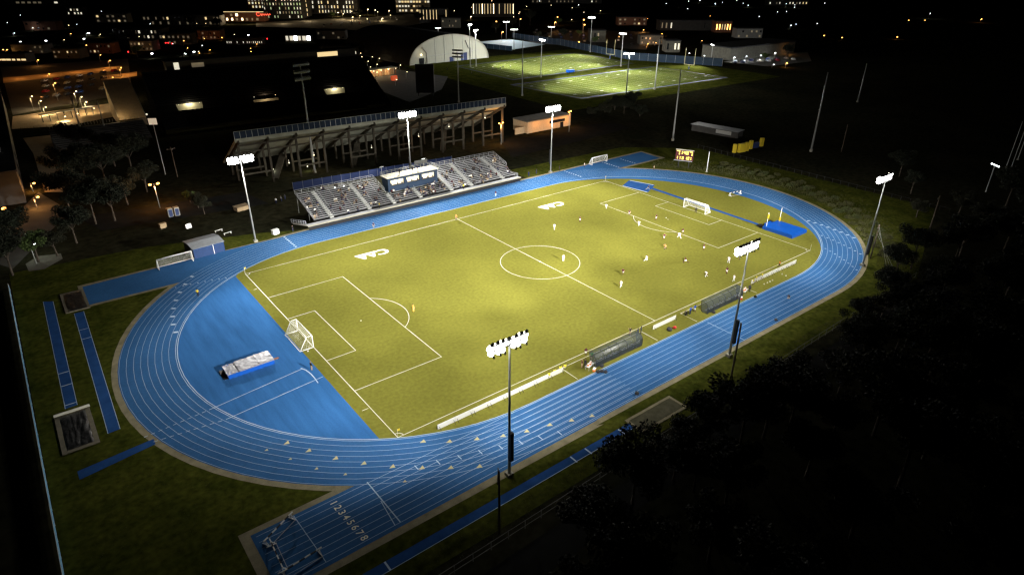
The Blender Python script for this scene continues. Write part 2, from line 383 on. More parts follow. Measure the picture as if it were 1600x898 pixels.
def pit(name,label,x0,y0,x1,y1,wall,tarp):
    t=thing(name,label,'sand pit',((x0+x1)/2,(y0+y1)/2,0)); hx,hy=(x1-x0)/2,(y1-y0)/2
    b=MB().span((-hx,-hy,0),(hx,-hy+wall,.12)).span((-hx,hy-wall,0),(hx,hy,.12)).span((-hx,-hy+wall,0),(-hx+wall,hy-wall,.12)).span((hx-wall,-hy+wall,0),(hx,hy-wall,.12))
    b.build('surround','sand' if tarp else 'kerb',t)
    n=16; ix,iy=hx-wall,hy-wall; vs=[];fs=[]
    for i in range(n+1):
        for j in range(n+1):
            vs.append((-ix+2*ix*i/n,-iy+2*iy*j/n,.05+(random.random()*.22 if tarp and 0<i<n and 0<j<n else .02)))
    for i in range(n):
        for j in range(n):
            q=i*(n+1)+j; fs.append((q,q+n+1,q+n+2,q+1))
    MB().add(vs,fs).build('tarpaulin' if tarp else 'sand_bed','tarp' if tarp else 'oldsand',t,smooth=tarp); return t
p=pit('sand_pit','wide sand pit under a crumpled black sheet at the end of the outer runway',-94.8,-9.4,-90.2,1.2,.6,True)
MB().span((-2.3,5.0,.13),(2.4,5.3,.42)).build('end_board','white',p)
p=pit('sand_pit','dark covered sand pit at the far end of the inner runway beside the blue chute',-89.4,37.4,-85.2,47.4,.5,True)
pit('sand_pit','uncovered sand pit bordered in concrete beside the near straight, by the trees',-27,-55.6,-16.8,-51.9,.45,False)
# ------------------------------------------------------------------ floodlight towers
PW=1.0
FLOOD_W=62000*PW
def make_floodlight():
    t=thing('floodlight_tower','x','floodlight',(0,0,0))
    MB().tube((0,0,0),(0,0,21.6),.21,.11,10).build('pole','galv',t,True)
    MB().box((0,0,.25),(.9,.9,.5)).build('footing','conc',t)
    MB().box((0,-.42,5.2),(.5,.45,4.6)).box((0,-.2,7.2),(.2,.2,.1)).box((0,-.2,3.2),(.2,.2,.1)).build('ballast_box','darkmetal',t)
    MB().bar((-2.6,0,21.3),(2.6,0,21.3),.12,.14).build('crossarm','darkmetal',t)
    MB().bar((-2.6,0,20.6),(2.6,0,20.6),.12,.14).build('crossarm','darkmetal',t)
    rj=random.Random(4)
    for i in range(13):
        up=i<7; j=i if up else i-7; n=7 if up else 6
        x=-2.45+4.9*j/(n-1); z=21.35 if up else 20.55
        if not up and j in(2,3): x+= -.3 if j==2 else .3
        d=Vector((rj.uniform(-.16,.16),.55+rj.uniform(-.12,.12),-.84)).normalized(); c=Vector((x+(.16 if x>0 else -.16)*(1 if up else .3),.1,z+rj.uniform(-.07,.07))); b=MB()
        b.tube(c,c+d*.30,.14,.34,12,0,False).tube(c+d*.30,c+d*.78,.34,.37,12,0,True); lamp=b.build('lamp','flood',t,True)
        b=MB()
        if up: b.tube(c-d*.02,c-d*.5,.21,.19,10)
        else: b.tube(c+Vector((0,-.28,-.50)),c+Vector((0,-.30,-.86)),.13,.11,8)
        b.build('cap','black',lamp,True)
    return t
fl=make_floodlight()
towers=[(-47.8,-50.4,0,'near floodlight tower at the foot of the picture beside the lane arrows'),
        (.7,-50.7,0,'near floodlight tower standing beside the right team shelter'),
        (57.2,-46.4,0,'floodlight tower at the right end of the track beside the dark wood'),
        (-48,51.4,pi,'floodlight tower left of the metal bleacher near the blue shed'),
        (7.1,71.2,pi,'floodlight tower rising behind the press box'),
        (47.9,51.6,pi,'floodlight tower right of the bleacher, between it and the far practice goal')]
for i,(x,y,rz,lab) in enumerate(towers):
    o=fl if i==0 else copy_tree(fl)
    o.location=(x,y,0); o.rotation_euler=(0,0,rz); tag(o,lab,'floodlight','floodlight towers around the track')
# beams: (tower, aim x, aim y, cone, kilowatts)
KW=1170.0
for ti,ax,ay,an,kw in ((0,-46.4,-40.4,110,3),(0,-46.4,-34.4,90,11),(0,-33.0,-34.4,90,20),(0,-19.7,-34.4,90,14),(0,-62.4,-26.4,70,26),(0,-14.4,-26.4,70,12),(0,-65.7,-16.4,56,26),(0,-46.4,-16.4,56,23),(0,-27.0,-16.4,56,34),(0,-7.7,-16.4,56,37),(0,-69.7,-4.4,44,81),(0,-46.4,-4.4,44,71),(0,-23.0,-4.4,44,90),(0,0.3,-4.4,44,18),(0,-46.4,9.6,38,52),(0,-79.4,24.6,32,59),(0,-46.4,24.6,32,197),(0,-13.4,24.6,32,177),(0,19.6,24.6,32,284),(1,-10.7,-40.7,110,6),(1,0.7,-40.7,110,7),(1,12.0,-40.7,110,7),(1,-26.0,-34.7,90,11),(1,-12.7,-34.7,90,14),(1,14.0,-34.7,90,3),(1,27.3,-34.7,90,26),(1,-31.3,-26.7,70,11),(1,0.7,-26.7,70,5),(1,32.7,-26.7,70,10),(1,-18.7,-16.7,56,32),(1,0.7,-16.7,56,47),(1,20.0,-16.7,56,25),(1,39.3,-16.7,56,33),(1,-22.7,-4.7,44,103),(1,0.7,-4.7,44,100),(1,24.0,-4.7,44,90),(1,47.3,-4.7,44,39),(1,0.7,9.3,38,168),(1,28.7,9.3,38,48),(1,56.7,9.3,38,35),(1,-65.3,24.3,32,287),(1,-32.3,24.3,32,571),(1,0.7,24.3,32,247),(1,33.7,24.3,32,324),(1,66.7,24.3,32,309),(2,45.8,-41.4,120,5),(2,44.2,-36.4,110,12),(2,66.8,-36.4,110,9),(2,28.8,-30.4,90,35),(2,68.8,-30.4,90,14),(2,82.2,-30.4,90,9),(2,55.5,-22.4,70,4),(2,87.5,-22.4,70,38),(2,16.8,-12.4,56,21),(2,36.2,-12.4,56,28),(2,55.5,-12.4,56,34),(2,74.8,-12.4,56,23),(2,32.2,-0.4,44,34),(2,55.5,-0.4,44,63),(2,78.8,-0.4,44,27),(2,55.5,13.6,38,84),(2,83.5,13.6,38,171),(2,-10.5,28.6,32,389),(2,22.5,28.6,32,283),(2,55.5,28.6,32,119),(3,-54.9,50.4,120,9),(3,-35.2,41.4,110,3),(3,-33.2,35.4,90,17),(3,-19.9,35.4,90,19),(3,-62.6,27.4,70,4),(3,-46.6,27.4,70,3),(3,-14.6,27.4,70,11),(3,-65.9,17.4,56,25),(3,-46.6,17.4,56,47),(3,-27.2,17.4,56,32),(3,-7.9,17.4,56,44),(3,-69.9,5.4,44,97),(3,-46.6,5.4,44,19),(3,-23.2,5.4,44,38),(4,-9.8,70.2,120,68),(4,23.6,70.2,120,23),(4,6.9,47.2,70,52),(4,-12.4,37.2,56,42),(4,6.9,37.2,56,26),(4,26.2,37.2,56,14),(4,-39.8,25.2,44,72),(4,-16.4,25.2,44,92),(4,6.9,25.2,44,59),(4,30.2,25.2,44,46),(4,53.6,25.2,44,158),(5,46.5,50.6,120,11),(5,36.8,46.6,120,2),(5,65.8,46.6,120,2),(5,35.1,41.6,110,12),(5,69.1,41.6,110,3),(5,19.8,35.6,90,5),(5,33.1,35.6,90,18),(5,73.1,35.6,90,14),(5,14.5,27.6,70,40),(5,46.5,27.6,70,17),(5,7.8,17.6,56,97),(5,27.1,17.6,56,16),(5,46.5,17.6,56,62),(5,85.1,17.6,56,63),(5,23.1,5.6,44,39),(5,46.5,5.6,44,69),(5,69.8,5.6,44,37)):
    x,y,rz,_l=towers[ti]; s_=1 if rz==0 else -1
    spot(None,(x,y+s_*1.2,19.3),(ax,ay,0),KW*kw,an,1.0,(1,.965,.88),.8)
# ------------------------------------------------------------------ goals
def make_goal(w=7.32,h=2.44,dt=1.0,db=2.5,r=.075,front=True):
    t=thing('soccer_goal','x','soccer goal'); y=w/2
    b=MB(); b.tube((0,-y,0),(0,-y,h),r).tube((0,y,0),(0,y,h),r).tube((0,-y,h),(0,y,h),r); b.build('goal_frame','wm',t,True)
    b=MB(); q=r*.72
    for s in(-y,y): b.tube((0,s,h),(-dt,s,h),q).tube((-dt,s,h),(-db,s,0),q).tube((0,s,.05),(-db,s,.05),q)
    b.tube((-db,-y,.05),(-db,y,.05),q).tube((-dt,-y,h),(-dt,y,h),q); b.build('back_frame','wm',t,True)
    nb=MB(); pts=[(0,h),(-dt,h-.06),(-(dt+db)/2-.1,h*.48),(-db,.06)]
    for i in range(31):
        yy=-y+w*i/30
        for a,c in zip(pts,pts[1:]): nb.bar((a[0],yy,a[1]),(c[0],yy,c[1]),.014,.014)
    for (a,c,n) in ((pts[0],pts[1],3),(pts[1],pts[2],5),(pts[2],pts[3],5)):
        for k in range(n):
            u=k/n; X=a[0]+(c[0]-a[0])*u; Z=a[1]+(c[1]-a[1])*u-.03; nb.bar((X,-y,Z),(X,y,Z),.014,.014)
    for s in(-y,y):
        for k in range(1,8):
            X=-db*k/8; zt=h if -X<dt else h*(1-((-X-dt)/(db-dt))); nb.bar((X,s,0),(X,s,zt),.014,.014)
        for k in range(1,7):
            Z=h*k/7; X=-(dt+(db-dt)*(1-Z/h)); nb.bar((0,s,Z),(X,s,Z),.014,.014)
    nb.build('net','net',t); return t
g=make_goal(); g.location=(-L2-.02,0,.02); tag(g,'white goal with net at the left end, beside the blue throwing area',group='match goals')
dup(g,(L2+.02,0,.02),pi,'white goal with net at the right end, defended by the dark keeper')
g2=make_goal(7.32,2.44,.3,1.6,.07)
g2.location=(-66.8,48.2,.03); g2.rotation_euler=(0,0,-pi/2+.07); tag(g2,'spare white goal parked on the far chute beside the blue shed',group='spare goals')
dup(g2,(68.4,49.6,.03),-pi/2+.03,'spare white goal parked on the track by the right far chute')
# ------------------------------------------------------------------ corner flags, balls
cf=thing('corner_flag','x','corner flag',(-L2,-W2,.02))
MB().tube((0,0,0),(0,0,1.5),.02).build('flag_pole','white',cf); MB().span((.02,-.006,1.15),(.42,.006,1.48)).build('flag','yellowpad',cf)
tag(cf,'yellow corner flag at the near left corner of the pitch',group='corner flags')
for x,y,l in((-L2,W2,'yellow corner flag at the far left corner of the pitch'),(L2,W2,'yellow corner flag at the far right corner of the pitch'),(L2,-W2,'yellow corner flag at the near right corner of the pitch by the blue mat')): dup(cf,(x,y,.02),.4,l)
for px,py,l in((1040.8,341,'white ball rolling in front of the right goal area'),(326.2+155,549,'white ball lying beside the near post of the left goal')):
    c=G(px,py); tag(MB().ball((0,0,.11),.13,8,6).build('football','white',None,True,(c.x,c.y,.02)),l,'ball','footballs')
# ------------------------------------------------------------------ advertising boards
def make_board(w):
    t=thing('advertising_board','x','board')
    b=MB().span((-w/2+.02,-.03,.08),(w/2-.02,.03,.95)); b.build('panel','wm',t)
    b=MB().bar((-w/2+.3,-.05,.5),(-w/2+.3,-.55,.02),.05,.05).bar((w/2-.3,-.05,.5),(w/2-.3,-.55,.02),.05,.05); b.build('strut','darkmetal',t); return t
bd=make_board(3.1)
for i in range(8):
    l=f'blank white pitchside board, {ordn(i)} from the corner flag end of the long left row'
    o=bd if i==0 else dup(bd,(0,0,0),0)
    o.location=(-48.9+3.1*i,-36.55,.015); tag(o,l,'board','blank boards in the left row')
bm=make_board(6.6); bm.location=(.3,-36.5,.015); tag(bm,'blank white board standing alone between the two team shelters','board')
bs=make_board(1.9)
for i in range(9):
    o=bs if i==0 else dup(bs,(0,0,0),0); o.location=(29.6+1.95*i,-36.45,.015)
    tag(o,f'blank white pitchside board, {ordn(i)} from the right team shelter in the right row','board','blank boards in the right row')
# ------------------------------------------------------------------ team shelters
def make_shelter(n=12,w=11.6):
    t=thing('team_shelter','x','dugout'); prof=[(.0,.0),(-.02,1.2),(.15,1.75),(.55,2.12),(1.1,2.25),(1.75,2.22)]  # y back->front
    b=MB()
    for i in range(len(prof)-1):
        a,c=prof[i],prof[i+1]; b.add([(-w/2,a[0],a[1]),(w/2,a[0],a[1]),(w/2,c[0],c[1]),(-w/2,c[0],c[1])],[(0,1,2,3)])
    b.build('clear_roof','clear',t)
    b=MB()
    for s in(-w/2,w/2):
        pts=[(s,p[0],p[1]) for p in prof]+[(s,1.3,.0)]
        b.add(pts,[tuple(range(len(pts)))])
    b.build('clear_end','clear',t)
    b=MB()
    for i in range(7):
        x=-w/2+w*i/6
        for a,c in zip(prof,prof[1:]): b.bar((x,a[0],a[1]),(x,c[0],c[1]),.06,.06)
    b.bar((-w/2,0,.05),(w/2,0,.05),.08,.08).bar((-w/2,1.75,2.22),(w/2,1.75,2.22),.07,.07).bar((-w/2,.0,1.2),(w/2,0,1.2),.05,.05)
    for s in(-w/2,w/2): b.bar((s,1.72,2.2),(s,1.3,.02),.06,.06).bar((s,0,.05),(s,1.35,.05),.07,.07)
    b.build('shelter_frame','darkmetal',t)
    MB().span((-w/2+.05,.03,.1),(w/2-.05,.06,.85)).build('back_panel','navy',t)
    for i in range(n):
        x=-w/2+.5+(w-1)*i/(n-1)
        MB().box((x,.62,.45),(.46,.42,.08)).box((x,.36,.78),(.46,.08,.6)).build('seat','wm' if i%3 else 'alu',t)
    return t
sh=make_shelter(); sh.location=(-14.6,-39.0,.015); tag(sh,'clear roofed team shelter with a row of seats, left of the lone white board',group='team shelters')
dup(sh,(16.0,-38.9,.015),0,'clear roofed team shelter with a row of seats, beside the second near floodlight tower')
# ------------------------------------------------------------------ mats, barriers
t=thing('landing_mat','high jump mat under a silver cover with blue sides on the left apron','landing mat',(-67.1,-2.9,.02))
MB().span((-3.8,-1.75,.0),(3.8,1.75,.72)).build('foam_base','bluevinyl',t)
for i,(a,b_,z) in enumerate(((-3.85,-1.9,.78),(-1.95,1.5,.92),(1.4,3.85,.98))):
    vs=[];fs=[];n=12
    for p in range(n+1):
        for q in range(n+1): vs.append((a+(b_-a)*p/n,-1.7+3.45*q/n,z+random.uniform(-.05,.05)-.10*abs(q/n-.5)))
    for p in range(n):
        for q in range(n): r=p*(n+1)+q; fs.append((r,r+n+1,r+n+2,r+1))
    MB().add(vs,fs).add([(a,-1.72,z-.4),(b_,-1.72,z-.4),(b_,-1.72,z-.04),(a,-1.72,z-.04)],[(0,1,2,3)]).build('cover_sheet','silver',t,True)
MB().span((-4.5,-1.5,.0),(-3.85,1.6,.10)).build('ground_sheet','black',t)
tag(MB().prism([(-.5,-.15),(.1,-.3),(.6,-.1),(.4,.25),(-.2,.3)],0,.05).build('doormat','brick',None,False,(-62.6,-3.2,.02)),'small brown mat lying beside the silver covered landing mat','mat')
t=thing('pole_vault_pit','wide bright blue vault mat beside the right goal line','landing mat',(62.4,-23.4,.02))
MB().prism([(-3.4,-4.4),(3.4,-4.4),(3.4,4.0),(1.2,4.0),(1.2,4.9),(-1.2,4.9),(-1.2,4.0),(-3.4,4.0)],0,.82).build('foam_base','bluevinyl',t)
MB().span((-3.3,-4.3,.822),(3.3,3.9,.90)).build('top_pad','bluevinyl',t)
for s in(-1,1):
    b=MB().tube((s*3.0,3.2,.0),(s*3.0,3.2,4.6),.06); b.build('upright','wm',t); MB().box((s*3.0,3.2,3.6 if s<0 else 1.5),(.26,.34,1.1)).build('upright_pad','yellowpad',t)
MB().box((-2.6,5.2,.35),(1.2,.8,.6)).box((2.2,5.3,.3),(.9,.7,.5)).build('planting_box_pad','black',t)
def make_barrier():
    t=thing('steeple_barrier','x','barrier')
    for i in range(8):
        pass
    b=MB()
    for i in range(7): b.span((-2.5+5*i/7,-.064,.79),(-2.5+5*(i+1)/7,.064,.92),i%2)
    b.build('top_beam',['wm','black'],t)
    for s in(-2.2,2.2):
        MB().span((s-.05,-.6,0),(s+.05,.6,.08)).span((s-.04,-.04,.08),(s+.04,.04,.79)).bar((s,-.5,.08),(s,-.04,.6),.05,.05).bar((s,.5,.08),(s,.04,.6),.05,.05).build('foot','wm',t)
    MB().span((-2.2,-.58,.02),(2.2,-.52,.07)).build('base_rail','alu',t); return t
br=make_barrier()
for i,(x,y,a,l) in enumerate(((-75.7,-41.0,.5,'striped steeplechase barrier lying along the grass side of the numbered chute'),(-77.3,-44.7,pi/2-.05,'striped steeplechase barrier across the end of the numbered chute'),(-75.3,-47.4,.12,'striped steeplechase barrier along the outer edge of the numbered chute'),(77.0,1.4,-.12,'striped steeplechase barrier on the far right bend beside a crouching figure'))):
    o=br if i==0 else dup(br,(0,0,0)); o.location=(x,y,.03); o.rotation_euler=(0,0,a); tag(o,l,'barrier','steeplechase barriers')
# ------------------------------------------------------------------ metal bleacher
def rowyz(i): return 52.75+.80*i, 1.68+.27*i
SECT=[(-32.2,-9.3,15),(-8.8,9.2,6),(10.0,34.0,15)]
AIS=[(-27.5,15),(-16.6,15),(-9.0,6),(-.5,6),(10.0,15),(17.2,15),(29.0,15)]
bl=thing('bleacher','long aluminium bleacher with stairs and rails facing the far touchline','bleacher',(0,0,0))
b=MB().span((-34.8,50.4,1.08),(34.4,52.0,1.22)); b.build('front_walkway','alu',bl)
MB().span((-34.9,50.30,1.02),(34.5,50.38,1.34)).build('walkway_rim','creamroof',bl)
MB().span((-34.7,50.45,.01),(34.3,50.52,1.0)).build('skirt','black',bl)
for x0,x1,n in SECT:
    for i in range(n):
        y,z=rowyz(i)
        MB().span((x0,y,z-.05),(x1,y+.40,z)).build('bench','alu',bl)
        MB().span((x0,y-.42,z-.47),(x1,y-.06,z-.43)).build('footboard','darkmetal',bl)
for x,n in AIS:
    b=MB()
    for i in range(n):
        y,z=rowyz(i); b.span((x-.5,y-.45,z-.40),(x+.5,y+.42,z+.012))
    b.build('stair','galv',bl)
    b=MB(); y0,z0=rowyz(0); y1,z1=rowyz(n-1)
    for k in range(3):
        t0=.12+.3*k; t1=t0+.2
        A=(x,y0+(y1-y0)*t0,z0+(z1-z0)*t0+.9); Bq=(x,y0+(y1-y0)*t1,z0+(z1-z0)*t1+.9)
        b.tube(A,Bq,.03,n=6).tube(A,(A[0],A[1],A[2]-.9),.03,n=6).tube(Bq,(Bq[0],Bq[1],Bq[2]-.9),.03,n=6)
    b.build('handrail','alu',bl,True)
def rail(pts,h,step,name,m='alu',mid=2):
    b=MB()
    for a,c in zip(pts,pts[1:]):
        a=Vector(a);c=Vector(c); n=max(1,int((c-a).length/step))
        for i in range(n+1): p=a+(c-a)*i/n; b.tube(p,p+Vector((0,0,h)),.045,n=5)
        for k in range(mid+1): zz=Vector((0,0,h*(1-.42*k))); b.tube(a+zz,c+zz,.045,n=5)
    return b
for x0,x1,n in(SECT[0],SECT[2]):
    yt,zt=rowyz(n-1); yb,zb=rowyz(0); yt+=.55
    rail([(x0-.1,yb,zb),(x0-.1,yt,zt),(x1+.1,yt,zt),(x1+.1,yb+4.6,zb+1.6)],1.1,1.85,'r').build('guard_rail','alu',bl,True)
    b=MB()
    for i in range(int((x1-x0)/3)+1):
        x=x0+.3+3*i
        if x>x1: break
        b.bar((x,yt,0),(x,yt,zt),.12,.12).bar((x,57,0),(x,57,2.5),.12,.12).bar((x,yb,.9),(x,yt,zt-.3),.1,.16)
    b.build('under_frame','galv',bl)
    MB().add([(x0,yb-.3,.95),(x1,yb-.3,.95),(x1,yt,zt-.65),(x0,yt,zt-.65)],[(0,1,2,3)]).build('under_deck','darkmetal',bl)
MB().add([(-8.8,52.4,.95),(9.2,52.4,.95),(9.2,57.1,2.6),(-8.8,57.1,2.6)],[(0,1,2,3)]).build('under_deck','darkmetal',bl)
for x,s in((-34.8,-1),(34.4,1)):
    b=MB().add([(x,50.5,1.15),(x,51.9,1.15),(x+s*1.5,58.5,.05),(x+s*1.5,57.1,.05)],[(0,1,2,3)])
    b.build('ramp','conc',bl)
    rail([(x,51.9,1.15),(x+s*1.5,58.5,.05)],1.0,1.0,'r').build('ramp_rail','alu',bl,True)
# press box
pb=thing('press_box','navy press box with lit windows and railed flat roof','press box',(0,58.9,0))
MB().span((-8.1,-1.7,2.9),(8.2,1.9,4.55)).span((-8.1,-1.7,6.25),(8.2,1.9,6.95)).span((-8.1,-1.7,4.55),(-7.3,1.9,6.25)).span((7.4,-1.7,4.55),(8.2,1.9,6.25)).span((-7.3,1.6,4.55),(7.4,1.9,6.25)).build('cabin','cabinblue',pb)
b=MB()
for x in(-2.5,2.6): b.span((x-.35,-1.68,4.55),(x+.35,-1.4,6.25))
b.build('mullion_pier','cabinblue',pb)
MB().span((-7.3,-1.2,4.56),(7.4,1.58,4.62)).build('desk_floor','tan',pb)
for x0,x1 in((-7.3,-2.85),(-2.15,2.25),(2.95,7.4)):
    wdo=MB().span((x0,-1.0,4.75),(x1,-.96,6.2)).build('lit_window','glassroom',pb)
    b=MB(); n=2
    for i in range(n+1): x=x0+(x1-x0)*i/n; b.span((x-.04,-1.72,4.56),(x+.04,-1.64,6.25))
    b.span((x0,-1.74,4.55),(x1,-1.6,4.72)); b.build('window_frame','cabinblue',wdo)
    b=MB()
    for i in range(3):
        x=x0+.6+(x1-x0-1.2)*i/2+random.uniform(-.3,.3); b.ball((x,-1.3,5.28+random.uniform(-.1,.12)),.13,8,5,0,1.25).ball((x,-1.22,4.95),.22,8,5,0,1.1)
    b.build('seated_silhouette','navy',wdo,True)
MB().span((-8.5,-2.0,6.95),(8.6,2.2,7.12)).build('roof','creamroof',pb)
rail([(-8.4,-1.9,7.1),(-8.4,2.1,7.1),(8.5,2.1,7.1),(8.5,-1.9,7.1),(-8.4,-1.9,7.1)],1.0,1.2,'r','alu',1).build('roof_rail','galv',pb,True)
b=MB()
for x in(-7.4,0,7.4): b.bar((x,-1.5,0),(x,-1.5,2.9),.25,.25).bar((x,1.7,0),(x,1.7,2.9),.25,.25)
b.build('leg','galv',pb)
for x,nm in((-7.9,0),(5.8,0)): MB().bar((x,2.0,7.1),(x,2.0,9.6),.08,.08).bar((x-.6,2.0,9.5),(x+.6,2.0,9.5),.3,.1).build('antenna_mast','galv',pb)
# ------------------------------------------------------------------ concrete grandstand, seen from behind
A=Vector((-36.9,95.9,0)); B=Vector((59.6,91.2,0)); ang=atan2(B.y-A.y,B.x-A.x); LEN=(B-A).length
gs=thing('grandstand','raw concrete grandstand seen from behind, on a forest of columns','grandstand',A,ang)
H0=14.6; DEP=24; SLP=(H0-2.4)/DEP
vs=[(0,0,H0),(LEN,0,H0),(LEN,DEP,2.4),(0,DEP,2.4),(0,0,H0-.45),(LEN,0,H0-.45),(LEN,DEP,1.95),(0,DEP,1.95)]
MB().add(vs,[(0,1,2,3),(7,6,5,4),(0,4,5,1),(1,5,6,2),(2,6,7,3),(3,7,4,0)]).build('seating_deck','stand',gs)
MB().span((-.1,-.12,H0-.9),(LEN+.1,.02,H0+.18)).build('edge_beam','stand',gs)
b=MB()
NP=56
for i in range(NP):
    x0=LEN*i/NP; b.span((x0+.06,-.02,H0+.22),(x0+LEN/NP-.06,.03,H0+2.2))
b.build('parapet_screen','parapet',gs)
b=MB()
for i in range(NP+1): x=LEN*i/NP; b.bar((x,-.03,H0+.1),(x,-.03,H0+2.35),.09,.09)
b.bar((0,-.03,H0+2.3),(LEN,-.03,H0+2.3),.08,.08); b.build('parapet_post','galv',gs)
NF=12
for i in range(NF):
    x=.8+(LEN-1.6)*i/(NF-1)
    for y in(1.1,8.3,15.2):
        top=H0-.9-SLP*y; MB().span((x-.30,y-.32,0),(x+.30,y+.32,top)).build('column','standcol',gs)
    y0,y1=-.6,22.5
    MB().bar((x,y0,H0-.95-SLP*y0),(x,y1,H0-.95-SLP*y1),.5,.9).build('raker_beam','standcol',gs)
    if i<NF-1:
        x2=.8+(LEN-1.6)*(i+1)/(NF-1)
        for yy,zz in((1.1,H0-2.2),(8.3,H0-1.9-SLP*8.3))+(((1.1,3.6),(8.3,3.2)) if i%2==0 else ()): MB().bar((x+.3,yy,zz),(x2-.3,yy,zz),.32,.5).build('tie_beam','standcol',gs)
for i in(1,4,8):
    x=.8+(LEN-1.6)*i/(NF-1); MB().bar((x+1,3,.2),(x+7,12,5.2),2.0,.3).build('ramp_slab','standcol',gs)
gi=gs.matrix_world
def gl(x,y,z):
    return Vector((A.x+x*cos(ang)-y*sin(ang),A.y+x*sin(ang)+y*cos(ang),z))
for x,y,z,c,pw in((16,5,4,(1,.85,.6),90),(24,4,5.5,(1,.72,.45),160),(11,6,2.5,(.9,1,.85),50),(44,4,5,(.9,1,.95),60),(62,4,6.5,(1,.6,.35),170),(75,5,8,(1,.75,.55),150),(90,4,9.5,(1,.85,.5),160),(22,6,1.6,(.9,1,.5),70)):
    lp=gl(x,y,z); o=MB().ball((0,0,0),.22,8,5).tube((0,0,.15),(0,0,1.0),.04,n=5).build('lamp','winpale',gs); o.location=(x,y,z)
    point(lp+Vector((0,0,-.4)),pw*2.2,c,.25)
# dark mesh-covered wall between bleacher and grandstand
t=thing('screened_fence','long dark fence hung with blue sheeting behind the metal bleacher','fence',(0,0,0))
P0,P1=Vector((-26,84,0)),Vector((28,80,0)); b=MB(); b.bar(P0+Vector((0,0,1.3)),P1+Vector((0,0,1.3)),.05,2.4); b.build('sheeting','navy',t)
b=MB()
for i in range(19): p=P0+(P1-P0)*i/18; b.tube(p,p+Vector((0,0,2.7)),.05,n=6)
b.build('fence_post','galv',t)
MB().bar((2,82.0,1.7),(5,81.8,1.7),.06,1.0).bar((14,81.0,2.4),(18.6,80.6,2.4),.06,1.1).build('banner','greywall',t)
t=thing('utility_hut','low hut with two white lamps behind the bleacher','hut',(-17.5,72.5,0),-.05)
MB().span((-3,-1.8,0),(3,1.8,2.6)).build('wall','darkwall',t); MB().span((-3.2,-2,2.6),(3.2,2,2.8)).build('roof','conc2',t)
for x in(-.8,1.9): MB().ball((x,-1.95,2.95),.16,8,5).build('lamp','cool',t)
MB().span((-.2,-1.83,1.3),(1.2,-1.81,2.2)).build('lit_hatch','warm',t)
point((-17.2,69.6,3.2),60,(1,.95,.85))
